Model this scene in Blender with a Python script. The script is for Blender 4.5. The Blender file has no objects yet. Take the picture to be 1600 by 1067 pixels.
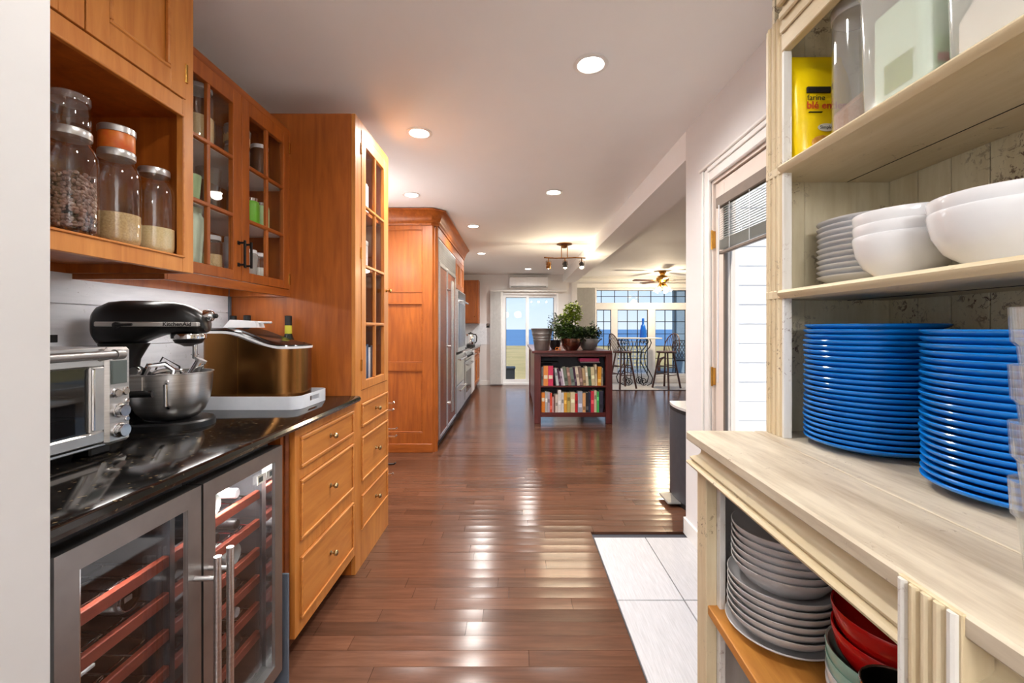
import bpy, bmesh, math, random
from mathutils import Vector, Matrix
random.seed(7)
R = math.radians
SC = bpy.context.scene
COL = SC.collection

# ------------------------------------------------------------------ camera
F = 685.0                     # focal length in pixels of the 1600 x 1067 frame
cd = bpy.data.cameras.new('camera'); cam = bpy.data.objects.new('camera', cd); COL.objects.link(cam)
cd.sensor_width = 36.0; cd.lens = F / 1600 * 36.0
cd.shift_x = -6 / 1600; cd.shift_y = -19.5 / 1600
cd.clip_start = 0.03; cd.clip_end = 5000
cam.location = (0, 0, 1.25); cam.rotation_euler = (R(90), 0, 0)
SC.camera = cam

# ------------------------------------------------------------------ world, sun, exposure
w = bpy.data.worlds.new('sky'); SC.world = w; w.use_nodes = True
nt = w.node_tree; nt.nodes.clear()
tc = nt.nodes.new('ShaderNodeTexCoord'); sx = nt.nodes.new('ShaderNodeSeparateXYZ')
rp = nt.nodes.new('ShaderNodeValToRGB'); bg = nt.nodes.new('ShaderNodeBackground'); wo = nt.nodes.new('ShaderNodeOutputWorld')
nt.links.new(tc.outputs['Generated'], sx.inputs[0]); nt.links.new(sx.outputs['Z'], rp.inputs[0])
nt.links.new(rp.outputs[0], bg.inputs[0]); nt.links.new(bg.outputs[0], wo.inputs[0])
e = rp.color_ramp.elements
e[0].position = 0.0; e[0].color = (0.72, 0.84, 0.97, 1)
e[1].position = 1.0; e[1].color = (0.20, 0.42, 0.82, 1)
x = e.new(0.12); x.color = (0.52, 0.72, 0.97, 1)
bg.inputs[1].default_value = 0.63
sl = bpy.data.lights.new('sun', 'SUN'); sl.energy = 2.0; sl.angle = R(0.6); sl.color = (1, 0.95, 0.87)
so = bpy.data.objects.new('sun', sl); COL.objects.link(so); so.rotation_euler = Vector((-.10, .80, -.60)).to_track_quat('-Z', 'Y').to_euler(); so.location = (1, -8, 8)
SC.view_settings.view_transform = 'Standard'; SC.view_settings.look = 'None'
SC.view_settings.gamma = 1.0; SC.view_settings.use_curve_mapping = False
SC.view_settings.exposure = 0.88
DOWNLIGHT_W = 30.0

# ------------------------------------------------------------------ helpers
def L1(c): c /= 255.0; return c / 12.92 if c <= 0.04045 else ((c + 0.055) / 1.055) ** 2.4
def S(r, g, b, a=1.0): return (L1(r), L1(g), L1(b), a)

MATS = {}
def newmat(name):
    m = bpy.data.materials.new(name); m.use_nodes = True
    return m, m.node_tree, m.node_tree.nodes['Principled BSDF']
def noise_col(nt, scale, detail=4, rough=0.6, stretch=(1, 1, 1), coord='Object', dist=0.0):
    tc = nt.nodes.new('ShaderNodeTexCoord'); mp = nt.nodes.new('ShaderNodeMapping'); mp.inputs['Scale'].default_value = stretch
    nz = nt.nodes.new('ShaderNodeTexNoise'); nz.inputs['Scale'].default_value = scale
    nz.inputs['Detail'].default_value = detail; nz.inputs['Roughness'].default_value = rough; nz.inputs['Distortion'].default_value = dist
    nt.links.new(tc.outputs[coord], mp.inputs[0]); nt.links.new(mp.outputs[0], nz.inputs['Vector'])
    return nz.outputs['Fac']
def ramp(nt, src, stops):
    r = nt.nodes.new('ShaderNodeValToRGB'); nt.links.new(src, r.inputs[0])
    el = r.color_ramp.elements
    el[0].position, el[0].color = stops[0]; el[1].position, el[1].color = stops[-1]
    for p, c in stops[1:-1]:
        k = el.new(p); k.color = c
    return r.outputs[0]
def mixc(nt, fac, a, b, typ='MIX'):
    m = nt.nodes.new('ShaderNodeMixRGB'); m.blend_type = typ
    for i, v in ((0, fac), (1, a), (2, b)):
        if hasattr(v, 'links'): nt.links.new(v, m.inputs[i])
        else: m.inputs[i].default_value = v
    return m.outputs[0]
def bump(nt, b, src, strength=0.2, dist=0.01):
    n = nt.nodes.new('ShaderNodeBump'); n.inputs['Strength'].default_value = strength; n.inputs['Distance'].default_value = dist
    nt.links.new(src, n.inputs['Height']); nt.links.new(n.outputs[0], b.inputs['Normal'])
def plain(name, c, rough=0.5, metal=0.0, c2=None, scale=20, stretch=(1, 1, 1), bmp=0.0, spec=0.5, coat=0.0, bdist=0.004):
    m, nt, b = newmat(name)
    b.inputs['Roughness'].default_value = rough; b.inputs['Metallic'].default_value = metal
    b.inputs['Specular IOR Level'].default_value = spec; b.inputs['Coat Weight'].default_value = coat
    b.inputs['Coat Roughness'].default_value = 0.08
    if c2 is None: c2 = tuple(min(1, k * 0.88) for k in c[:3]) + (1,)
    f = noise_col(nt, scale, 4, 0.6, stretch)
    nt.links.new(ramp(nt, f, [(0.3, c2), (0.7, c)]), b.inputs['Base Color'])
    if bmp: bump(nt, b, f, bmp, bdist)
    MATS[name] = m; return m
def wood(name, c1, c2, axis, rough=0.42, coat=0.05):
    m, nt, b = newmat(name)
    st = [9, 9, 9]; st['xyz'.index(axis)] = 0.9
    f = noise_col(nt, 3.0, 6, 0.62, tuple(st), dist=0.6)
    f2 = noise_col(nt, 1.6, 2, 0.5, (1, 1, 1))
    c = ramp(nt, f, [(0.28, c1), (0.72, c2)])
    dark = tuple(k * 0.80 for k in c1[:3]) + (1,)
    c = mixc(nt, ramp(nt, f2, [(0.45, (0, 0, 0, 1)), (0.8, (0.55, 0.55, 0.55, 1))]), c, dark)
    nt.links.new(c, b.inputs['Base Color']); b.inputs['Roughness'].default_value = rough
    b.inputs['Coat Weight'].default_value = coat; b.inputs['Coat Roughness'].default_value = 0.15
    bump(nt, b, f, 0.06, 0.003)
    MATS[name] = m; return m
def distress(name, base, tint, chip, axis, chipamt=0.62):
    m, nt, b = newmat(name)
    st = [6, 6, 6]; st['xyz'.index(axis)] = 0.8
    f = noise_col(nt, 4.0, 5, 0.65, tuple(st))
    c = ramp(nt, f, [(0.3, tint), (0.62, base)])
    big = noise_col(nt, 5.0, 2, 0.5); fine = noise_col(nt, 55.0, 6, 0.75, (1, 1, 1), dist=0.8)
    mul = nt.nodes.new('ShaderNodeMath'); mul.operation = 'MULTIPLY'
    a = ramp(nt, big, [(0.50, (0, 0, 0, 1)), (0.64, (1, 1, 1, 1))]); k = ramp(nt, fine, [(chipamt - 0.05, (0, 0, 0, 1)), (chipamt, (1, 1, 1, 1))])
    nt.links.new(a, mul.inputs[0]); nt.links.new(k, mul.inputs[1])
    c = mixc(nt, mul.outputs[0], c, chip)
    nt.links.new(c, b.inputs['Base Color']); b.inputs['Roughness'].default_value = 0.55
    bump(nt, b, f, 0.12, 0.003)
    MATS[name] = m; return m
def glass(name, tint=(1, 1, 1, 1), refl=1.0, rough=0.0, base=0.0, haze=None):
    """thin clear sheet: transmits straight through, reflects by Fresnel"""
    m, nt, b = newmat(name); nt.nodes.remove(b); out = nt.nodes['Material Output']
    tr = nt.nodes.new('ShaderNodeBsdfTransparent'); tr.inputs[0].default_value = tint
    gl = nt.nodes.new('ShaderNodeBsdfGlossy'); gl.inputs[0].default_value = (1, 1, 1, 1); gl.inputs['Roughness'].default_value = rough
    fr = nt.nodes.new('ShaderNodeFresnel'); fr.inputs[0].default_value = 1.45
    mu = nt.nodes.new('ShaderNodeMath'); mu.operation = 'MULTIPLY_ADD'; mu.inputs[1].default_value = refl; mu.inputs[2].default_value = base
    mx = nt.nodes.new('ShaderNodeMixShader')
    ge = nt.nodes.new('ShaderNodeNewGeometry'); io = nt.nodes.new('ShaderNodeMix')      # same ratio on both faces of a thin sheet
    io.inputs[2].default_value = 1.45; io.inputs[3].default_value = 1 / 1.45
    nt.links.new(ge.outputs['Backfacing'], io.inputs[0]); nt.links.new(io.outputs[0], fr.inputs[0])
    nt.links.new(fr.outputs[0], mu.inputs[0]); nt.links.new(mu.outputs[0], mx.inputs[0])
    src = tr.outputs[0]
    if haze:
        df = nt.nodes.new('ShaderNodeBsdfDiffuse'); df.inputs[0].default_value = haze[1]
        m2 = nt.nodes.new('ShaderNodeMixShader'); m2.inputs[0].default_value = haze[0]
        nt.links.new(tr.outputs[0], m2.inputs[1]); nt.links.new(df.outputs[0], m2.inputs[2]); src = m2.outputs[0]
    nt.links.new(src, mx.inputs[1]); nt.links.new(gl.outputs[0], mx.inputs[2]); nt.links.new(mx.outputs[0], out.inputs[0])
    MATS[name] = m; return m
def emit(name, c, s):
    m, nt, b = newmat(name)
    b.inputs['Emission Color'].default_value = c; b.inputs['Emission Strength'].default_value = s
    b.inputs['Base Color'].default_value = c
    MATS[name] = m; return m
def attr_mat(name, rough, coat=0.0, grain=None, bmp=0.0, spec=0.5):
    """colour comes from the mesh attribute 'tone' of each piece, with grain over it"""
    m, nt, b = newmat(name)
    a = nt.nodes.new('ShaderNodeAttribute'); a.attribute_name = 'tone'
    c = a.outputs['Color']
    if grain:
        f = noise_col(nt, grain[0], 6, 0.65, grain[1], dist=0.4)
        c = mixc(nt, 1.0, c, ramp(nt, f, [(0.3, (grain[2],) * 3 + (1,)), (0.7, (1.15, 1.15, 1.15, 1))]), 'MULTIPLY')
        if bmp: bump(nt, b, f, bmp, 0.002)
    nt.links.new(c, b.inputs['Base Color']); b.inputs['Roughness'].default_value = rough
    b.inputs['Coat Weight'].default_value = coat; b.inputs['Specular IOR Level'].default_value = spec
    MATS[name] = m; return m

class MB:
    """collects shapes in world coordinates and links them as ONE mesh object"""
    def __init__(s): s.v = []; s.f = []
    def add(s, vs, fs, M=None):
        n = len(s.v)
        s.v += [tuple(M @ Vector(p)) if M else tuple(p) for p in vs]
        s.f += [tuple(i + n for i in q) for q in fs]
        return s
    def box(s, x0, x1, y0, y1, z0, z1, b=0.0, M=None):
        if x0 > x1: x0, x1 = x1, x0
        if y0 > y1: y0, y1 = y1, y0
        if z0 > z1: z0, z1 = z1, z0
        b = min(b, (x1 - x0) * .45, (y1 - y0) * .45, (z1 - z0) * .45)
        if b <= 0:
            vs = [(x, y, z) for x in (x0, x1) for y in (y0, y1) for z in (z0, z1)]
            return s.add(vs, [(0, 1, 3, 2), (4, 6, 7, 5), (0, 4, 5, 1), (2, 3, 7, 6), (0, 2, 6, 4), (1, 5, 7, 3)], M)
        lo, hi = (x0, y0, z0), (x1, y1, z1); vs = []; idx = {}
        for i in range(8):
            sg = [(i >> k) & 1 for k in range(3)]
            for a in range(3):
                p = [(hi[k] if sg[k] else lo[k]) for k in range(3)]
                for k in range(3):
                    if k != a: p[k] += -b if sg[k] else b
                idx[(i, a)] = len(vs); vs.append(tuple(p))
        fs = []
        for a in range(3):
            o = [k for k in range(3) if k != a]
            for sd in (0, 1):
                q = []
                for u, v in ((0, 0), (1, 0), (1, 1), (0, 1)):
                    q.append(idx[(sd << a | u << o[0] | v << o[1], a)])
                fs.append(tuple(q))
        for a in range(3):
            o = [k for k in range(3) if k != a]
            for u in (0, 1):
                for v in (0, 1):
                    i0 = u << o[0] | v << o[1]; i1 = i0 | 1 << a
                    fs.append((idx[(i0, o[0])], idx[(i1, o[0])], idx[(i1, o[1])], idx[(i0, o[1])]))
        for i in range(8): fs.append((idx[(i, 0)], idx[(i, 1)], idx[(i, 2)]))
        return s.add(vs, fs, M)
    def lathe(s, prof, c=(0, 0, 0), seg=24, M=None, sx=1.0, sy=1.0):
        vs = []; fs = []; n = len(prof)
        for r, z in prof:
            for k in range(seg):
                a = 2 * math.pi * k / seg
                vs.append((c[0] + r * sx * math.cos(a), c[1] + r * sy * math.sin(a), c[2] + z))
        for i in range(n - 1):
            for k in range(seg):
                k2 = (k + 1) % seg
                fs.append((i * seg + k, i * seg + k2, (i + 1) * seg + k2, (i + 1) * seg + k))
        if prof[0][0] > 1e-5: fs.append(tuple(range(seg))[::-1])
        if prof[-1][0] > 1e-5: fs.append(tuple((n - 1) * seg + k for k in range(seg)))
        return s.add(vs, fs, M)
    def shell(s, prof, c=(0, 0, 0), seg=24, M=None):
        """lathe without caps"""
        vs = []; fs = []
        for r, z in prof:
            for k in range(seg):
                a = 2 * math.pi * k / seg
                vs.append((c[0] + r * math.cos(a), c[1] + r * math.sin(a), c[2] + z))
        for i in range(len(prof) - 1):
            for k in range(seg):
                k2 = (k + 1) % seg
                fs.append((i * seg + k, i * seg + k2, (i + 1) * seg + k2, (i + 1) * seg + k))
        return s.add(vs, fs, M)
    def tube(s, pts, r, seg=8, closed=False, M=None):
        P = [Vector(p) for p in pts]; n = len(P); vs = []; fs = []
        up = None
        for i, p in enumerate(P):
            if closed: t = (P[(i + 1) % n] - P[i - 1])
            else: t = (P[min(i + 1, n - 1)] - P[max(i - 1, 0)])
            t.normalize()
            if up is None: up = Vector((0, 0, 1)) if abs(t.z) < 0.9 else Vector((1, 0, 0))
            a = t.cross(up)
            if a.length < 1e-6: up = Vector((0, 1, 0)); a = t.cross(up)
            a.normalize(); b = a.cross(t).normalized(); up = b
            rr = r[i] if isinstance(r, (list, tuple)) else r
            for k in range(seg):
                an = 2 * math.pi * k / seg
                vs.append(tuple(p + a * rr * math.cos(an) + b * rr * math.sin(an)))
        m = n if closed else n - 1
        for i in range(m):
            j = (i + 1) % n
            for k in range(seg):
                k2 = (k + 1) % seg
                fs.append((i * seg + k, i * seg + k2, j * seg + k2, j * seg + k))
        if not closed:
            fs.append(tuple(range(seg))[::-1]); fs.append(tuple((n - 1) * seg + k for k in range(seg)))
        return s.add(vs, fs, M)
    def prism(s, poly, axis, a0, a1, M=None):
        """polygon extruded along an axis; poly lists the two other coordinates in xyz order"""
        def P(u, v, a): return {'x': (a, u, v), 'y': (u, a, v), 'z': (u, v, a)}[axis]
        n = len(poly)
        vs = [P(u, v, a0) for u, v in poly] + [P(u, v, a1) for u, v in poly]
        fs = [tuple(range(n))[::-1], tuple(range(n, 2 * n))] + [(i, (i + 1) % n, n + (i + 1) % n, n + i) for i in range(n)]
        return s.add(vs, fs, M)
    def sweep(s, path, prof):
        """prof (d, z) carried along a path in xy with mitred corners; d grows to the right of the path"""
        n = len(path); vs = []; fs = []; m = len(prof)
        for i in range(n):
            p = Vector(path[i]); ds = []
            if i > 0: ds.append((p - Vector(path[i - 1])).normalized())
            if i < n - 1: ds.append((Vector(path[i + 1]) - p).normalized())
            ns = [Vector((d.y, -d.x)) for d in ds]
            nn = sum(ns, Vector((0, 0))).normalized(); k = 1 / max(0.2, nn.dot(ns[0]))
            for d, z in prof: vs.append((p.x + nn.x * d * k, p.y + nn.y * d * k, z))
        for i in range(n - 1):
            for j in range(m):
                j2 = (j + 1) % m
                fs.append((i * m + j, i * m + j2, (i + 1) * m + j2, (i + 1) * m + j))
        fs.append(tuple(range(m))); fs.append(tuple((n - 1) * m + j for j in range(m))[::-1])
        return s.add(vs, fs)
    def ball(s, c, rx, ry=None, rz=None, seg=12, rings=8, M=None):
        ry = ry or rx; rz = rz or rx; vs = [(c[0], c[1], c[2] - rz)]; fs = []
        for i in range(1, rings):
            t = -math.pi / 2 + math.pi * i / rings
            for k in range(seg):
                a = 2 * math.pi * k / seg
                vs.append((c[0] + rx * math.cos(t) * math.cos(a), c[1] + ry * math.cos(t) * math.sin(a), c[2] + rz * math.sin(t)))
        vs.append((c[0], c[1], c[2] + rz)); last = len(vs) - 1
        for k in range(seg):
            k2 = (k + 1) % seg
            fs.append((0, 1 + k2, 1 + k)); fs.append((last, last - seg + k, last - seg + k2))
            for i in range(rings - 2):
                fs.append((1 + i * seg + k, 1 + i * seg + k2, 1 + (i + 1) * seg + k2, 1 + (i + 1) * seg + k))
        return s.add(vs, fs, M)
    def build(s, name, mat, parent=None, smooth=35, kind=None, tone=None, label=None, recalc=True):
        inv = WM[parent.name].inverted() if parent else None
        me = bpy.data.meshes.new(name)
        me.from_pydata([tuple(inv @ Vector(p)) for p in s.v] if inv else s.v, [], s.f)
        if recalc:
            bm = bmesh.new(); bm.from_mesh(me); bmesh.ops.recalc_face_normals(bm, faces=bm.faces); bm.to_mesh(me); bm.free()
        if smooth:
            me.shade_smooth(); me.set_sharp_from_angle(angle=R(smooth))
        if tone is not None:
            at = me.attributes.new('tone', 'FLOAT_COLOR', 'POINT')
            buf = []
            if isinstance(tone, list):
                for t in tone: buf += t
            else:
                buf = list(tone) * len(me.vertices)
            at.data.foreach_set('color', buf)
        me.materials.append(MATS[mat] if isinstance(mat, str) else mat)
        o = bpy.data.objects.new(name, me); COL.objects.link(o)
        if parent: o.parent = parent
        WM[o.name] = WM[parent.name].copy() if parent else Matrix.Identity(4)
        if kind: o['kind'] = kind
        if label: o['label'] = label
        return o
WM = {}
def T(name, label, cat, loc=(0, 0, 0), rotz=0.0, group=None, kind=None, scale=1.0):
    o = bpy.data.objects.new(name, None); COL.objects.link(o); o.empty_display_size = 0.05
    o.location = loc; o.rotation_euler = (0, 0, rotz); o.scale = (scale,) * 3
    WM[o.name] = Matrix.Translation(loc) @ Matrix.Rotation(rotz, 4, 'Z') @ Matrix.Scale(scale, 4)
    if label: o['label'] = label
    if cat: o['category'] = cat
    if group: o['group'] = group
    if kind: o['kind'] = kind
    return o
def tag(o, label, cat, group=None, kind=None):
    o['label'] = label; o['category'] = cat
    if group: o['group'] = group
    if kind: o['kind'] = kind
    return o
def struct(mb, name, mat, smooth=30, label=None):
    o = mb.build(name, mat, None, smooth); o['kind'] = 'structure'
    if label: o['label'] = label
    return o
def bx(*a, **k): return MB().box(*a, **k)
def dup(root, loc=None, rotz=None, label=None, group=None):
    def cp(o, par):
        c = o.copy(); COL.objects.link(c); c.parent = par
        for ch in list(o.children): cp(ch, c)
        return c
    r = cp(root, None)
    if loc is not None: r.location = loc
    if rotz is not None: r.rotation_euler = (0, 0, rotz)
    if label: r['label'] = label
    if group: r['group'] = group
    return r
def local(t):
    """matrix that puts local coordinates of thing t into the world"""
    return WM[t.name]
def text(parent, string, size, mat, M, ext=0.0004, name='lettering', squash=1.0, bold=0.0):
    cu = bpy.data.curves.new(name, 'FONT'); cu.body = string; cu.size = size; cu.extrude = ext; cu.align_x = 'LEFT'; cu.resolution_u = 3; cu.offset = bold
    tmp = bpy.data.objects.new('tmp_text', cu); COL.objects.link(tmp)
    dg = bpy.context.evaluated_depsgraph_get(); me = bpy.data.meshes.new_from_object(tmp.evaluated_get(dg))
    bpy.data.objects.remove(tmp)
    for v in me.vertices: v.co.x *= squash
    me.transform(WM[parent.name].inverted() @ M)
    me.materials.clear(); me.materials.append(MATS[mat])
    o = bpy.data.objects.new(name, me); COL.objects.link(o); o.parent = parent; WM[o.name] = WM[parent.name].copy()
    return o
def frame_m(origin, right, up):
    r = Vector(right).normalized(); u = Vector(up).normalized(); n = r.cross(u)
    return Matrix(((r.x, u.x, n.x, origin[0]), (r.y, u.y, n.y, origin[1]), (r.z, u.z, n.z, origin[2]), (0, 0, 0, 1)))
ORD = ['first', 'second', 'third', 'fourth', 'fifth', 'sixth', 'seventh', 'eighth', 'ninth', 'tenth', 'eleventh', 'twelfth', 'thirteenth',
       'fourteenth', 'fifteenth', 'sixteenth', 'seventeenth', 'eighteenth', 'nineteenth', 'twentieth', 'twenty-first', 'twenty-second',
       'twenty-third', 'twenty-fourth', 'twenty-fifth', 'twenty-sixth']

# ------------------------------------------------------------------ materials
plain('wall_paint', S(228, 227, 228), 0.6, c2=S(222, 221, 222), scale=3)
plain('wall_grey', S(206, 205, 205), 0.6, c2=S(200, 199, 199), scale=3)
plain('ceiling_paint', S(248, 249, 250), 0.7, c2=S(245, 246, 247), scale=2)
plain('trim_white', S(236, 235, 233), 0.4, c2=S(230, 229, 227), scale=6)
plain('door_paint', S(224, 212, 203), 0.4, c2=S(216, 204, 195), scale=5)
plain('vinyl', S(240, 241, 243), 0.45, c2=S(232, 233, 236), scale=5)
plain('siding_white', S(240, 240, 243), 0.5, c2=S(232, 232, 236), scale=8)
plain('siding_grey', S(120, 140, 155), 0.6, scale=8)
CH1, CH2 = S(142, 70, 18), S(186, 102, 34)
wood('cherry_v', CH1, CH2, 'z'); wood('cherry_h', CH1, CH2, 'y'); wood('cherry_x', CH1, CH2, 'x')
HN1, HN2 = S(184, 108, 42), S(216, 146, 70)
wood('honey_v', HN1, HN2, 'z'); wood('honey_h', HN1, HN2, 'y')
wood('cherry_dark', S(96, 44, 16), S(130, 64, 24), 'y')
wood('mahogany', S(72, 28, 26), S(104, 42, 38), 'z', 0.35)
wood('mahogany_h', S(72, 28, 26), S(104, 42, 38), 'x', 0.35)
wood('oak', S(176, 112, 44), S(214, 152, 74), 'y', 0.4)
wood('shelf_red', S(118, 50, 38), S(158, 76, 56), 'y', 0.4)
wood('stool_wood', S(60, 36, 32), S(88, 54, 46), 'z', 0.4)
plain('backboard', S(70, 72, 80), 0.7)
distress('cream_v', S(216, 200, 168), S(200, 180, 142), S(88, 58, 42), 'z')
distress('cream_h', S(214, 199, 168), S(202, 184, 146), S(88, 58, 42), 'y', 0.66)
distress('cream_top', S(208, 196, 174), S(168, 152, 130), S(112, 88, 70), 'y', 0.66)
distress('cream_plank', S(222, 212, 184), S(204, 190, 156), S(98, 68, 52), 'z', 0.585)
distress('grey_plank', S(196, 194, 190), S(178, 176, 172), S(110, 92, 80), 'z', 0.74)
distress('white_edge', S(226, 224, 220), S(206, 200, 190), S(120, 84, 70), 'z', 0.62)
distress('backsplash', S(234, 237, 244), S(216, 220, 228), S(80, 76, 74), 'y', 0.66)
plain('steel', S(222, 221, 220), 0.30, 1.0, c2=S(200, 198, 197), scale=6, stretch=(1, 1, 30), bmp=0.03)
plain('steel_h', S(222, 221, 220), 0.30, 1.0, c2=S(200, 198, 196), scale=6, stretch=(30, 1, 1), bmp=0.03)
plain('steel_frame', S(172, 170, 169), 0.36, 1.0, c2=S(150, 148, 147), scale=5)
plain('chrome', S(225, 225, 226), 0.08, 1.0, c2=S(210, 210, 212))
plain('galvanized', S(160, 158, 156), 0.38, 0.7, c2=S(138, 136, 134), scale=14)
plain('copper_steel', S(150, 112, 96), 0.2, 1.0, c2=S(120, 84, 72), scale=6)
plain('brass', S(206, 160, 82), 0.2, 1.0, c2=S(180, 132, 62))
plain('pewter_brass', S(190, 170, 130), 0.2, 1.0, c2=S(150, 130, 95))
plain('bronze_gold', S(150, 104, 58), 0.24, 1.0, c2=S(128, 86, 46), scale=3)
plain('black_metal', S(34, 33, 34), 0.45, 0.4, c2=S(26, 25, 26))
plain('black_gloss', S(16, 16, 17), 0.16, c2=S(12, 12, 13), spec=0.6)
plain('black_satin', S(22, 22, 23), 0.32, c2=S(17, 17, 18))
plain('black_plastic', S(26, 26, 27), 0.5, c2=S(20, 20, 21))
plain('dark_inside', S(58, 58, 62), 0.6, c2=S(48, 48, 52))
plain('iron', S(40, 38, 40), 0.5, 0.6, c2=S(28, 27, 28))
plain('slate_blue', S(96, 104, 116), 0.5)
plain('trash_grey', S(78, 82, 90), 0.35, 0.3, c2=S(70, 74, 81))
plain('trash_lid', S(214, 213, 212), 0.3, 0.2)
plain('white_plastic', S(236, 237, 240), 0.35, c2=S(228, 229, 233))
plain('tray_white', S(222, 226, 234), 0.35, c2=S(214, 219, 228))
plain('porcelain', S(224, 225, 228), 0.12, c2=S(220, 221, 224), spec=0.6)
plain('stoneware', S(196, 194, 194), 0.25, c2=S(188, 186, 186))
plain('blue_glaze', S(18, 124, 212), 0.12, c2=S(12, 114, 200), spec=0.6)
plain('red_glaze', S(196, 22, 18), 0.14, c2=S(180, 16, 14))
plain('teal_glaze', S(150, 186, 172), 0.2)
plain('tin', S(150, 142, 126), 0.25, 1.0)
plain('yellow_bag', S(246, 216, 10), 0.3, c2=S(236, 200, 4), scale=9, bmp=0.3, bdist=0.01)
plain('ink_black', S(20, 18, 18), 0.6); plain('ink_red', S(196, 60, 20), 0.6); plain('ink_white', S(240, 238, 228), 0.6)
plain('muffin', S(176, 96, 34), 0.6, c2=S(226, 176, 80), scale=60)
plain('coffee', S(140, 102, 88), 0.35, c2=S(92, 62, 54), scale=30)
plain('grain', S(206, 176, 128), 0.8, c2=S(172, 138, 92), scale=220)
plain('grain_pale', S(226, 204, 160), 0.8, c2=S(206, 180, 132), scale=240)
plain('grain_pink', S(206, 168, 140), 0.8, c2=S(180, 132, 104), scale=200)
plain('flour', S(240, 234, 224), 0.9, c2=S(232, 226, 216))
plain('preserve', S(196, 84, 30), 0.4, c2=S(206, 120, 40), scale=40)
plain('lime', S(120, 206, 60), 0.4); plain('pale_green', S(186, 220, 170), 0.4); plain('mint', S(206, 226, 204), 0.5)
plain('jar_brown', S(96, 64, 40), 0.5); plain('label_yellow', S(206, 200, 60), 0.5); plain('label_red', S(190, 60, 60), 0.5)
plain('leaf', S(74, 104, 36), 0.5, c2=S(44, 70, 24), scale=30); plain('leaf_light', S(140, 160, 48), 0.5, c2=S(100, 124, 34), scale=30)
plain('leaf_dark', S(44, 66, 40), 0.5, c2=S(28, 46, 28), scale=30); plain('soil', S(52, 40, 32), 0.9)
plain('grass', S(208, 178, 118), 0.9, c2=S(176, 152, 90), scale=0.6)
plain('sea', S(66, 124, 172), 0.5, c2=S(56, 112, 164), scale=0.05)
plain('deck', S(150, 146, 142), 0.7)
plain('rug', S(206, 204, 202), 0.95, c2=S(184, 182, 182), scale=60)
plain('blind_grey', S(176, 178, 172), 0.5); plain('blind_brown', S(120, 108, 98), 0.5)
plain('vane', S(238, 237, 236), 0.6); plain('bin_dark', S(58, 58, 58), 0.6); plain('orange_plastic', S(226, 120, 20), 0.4)
plain('lid_silver', S(206, 206, 206), 0.3, 0.8, c2=S(186, 186, 186)); plain('band_silver', S(214, 213, 212), 0.25, 0.35); plain('lcd', S(92, 102, 100), 0.3); plain('knob_orange', S(230, 170, 90), 0.5)
attr_mat('book_cover', 0.55, grain=(60, (1, 1, 6), 0.8))
plain('pages', S(214, 204, 182), 0.8)
attr_mat('floor_plank', 0.19, coat=0.0, grain=(5, (0.8, 9, 9), 0.72), bmp=0.05, spec=0.36)
attr_mat('tile', 0.45, grain=(14, (14, 0.7, 1), 0.86), bmp=0.06)
emit('added_bar_lens', (1, 0.97, 0.93, 1), 15.0); emit('lamp_lens', (1, 0.96, 0.88, 1), 14.0); emit('bulb_warm', (1, 0.72, 0.36, 1), 9.0); emit('bulb_halogen', (1, 0.85, 0.6, 1), 10.0)
emit('added_pendant_glow', (1, 0.97, 0.94, 1), 30.0); emit('added_sconce_glow', (1, 0.96, 0.92, 1), 13.0)
glass('pane', (1, 1, 1, 1), 0.3); glass('pane_dark', (0.88, 0.89, 0.9, 1), 1.0, 0.02); glass('jar_glass', (0.95, 0.97, 0.96, 1), 1.3, 0.03, 0.03)
glass('clear_plastic', (0.92, 0.93, 0.93, 1), 1.0, 0.06, 0.02, haze=(0.10, (0.9, 0.9, 0.9, 1)))
glass('frosted_plastic', (0.95, 0.96, 0.95, 1), 0.8, 0.1, 0.02, haze=(0.30, (0.92, 0.93, 0.9, 1)))
glass('smoked_lid', (0.25, 0.22, 0.2, 1), 1.4, 0.05, 0.06); glass('blue_bottle', (0.02, 0.28, 0.80, 1), 0.8, 0.02, 0.02, haze=(0.4, (0.01, 0.22, 0.75, 1)))
glass('oven_glass', (0.35, 0.35, 0.36, 1), 1.2, 0.03, 0.03)
def granite():
    m, nt, b = newmat('granite')
    tc = nt.nodes.new('ShaderNodeTexCoord'); vo = nt.nodes.new('ShaderNodeTexVoronoi'); vo.inputs['Scale'].default_value = 190
    nt.links.new(tc.outputs['Object'], vo.inputs['Vector'])
    f = noise_col(nt, 60, 5, 0.7)
    c = ramp(nt, f, [(0.55, S(15, 14, 14)), (0.72, S(48, 44, 40))])
    sp = ramp(nt, vo.outputs['Color'], [(0.86, (0, 0, 0, 1)), (0.93, (1, 1, 1, 1))])
    nt.links.new(mixc(nt, sp, c, S(112, 96, 70)), b.inputs['Base Color']); b.inputs['Roughness'].default_value = 0.09
    MATS['granite'] = m
granite()

# ================================================================== the setting
CEIL = 2.46; WL = -1.46; WR = 1.04; YF = 9.75; YW = 10.2
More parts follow.
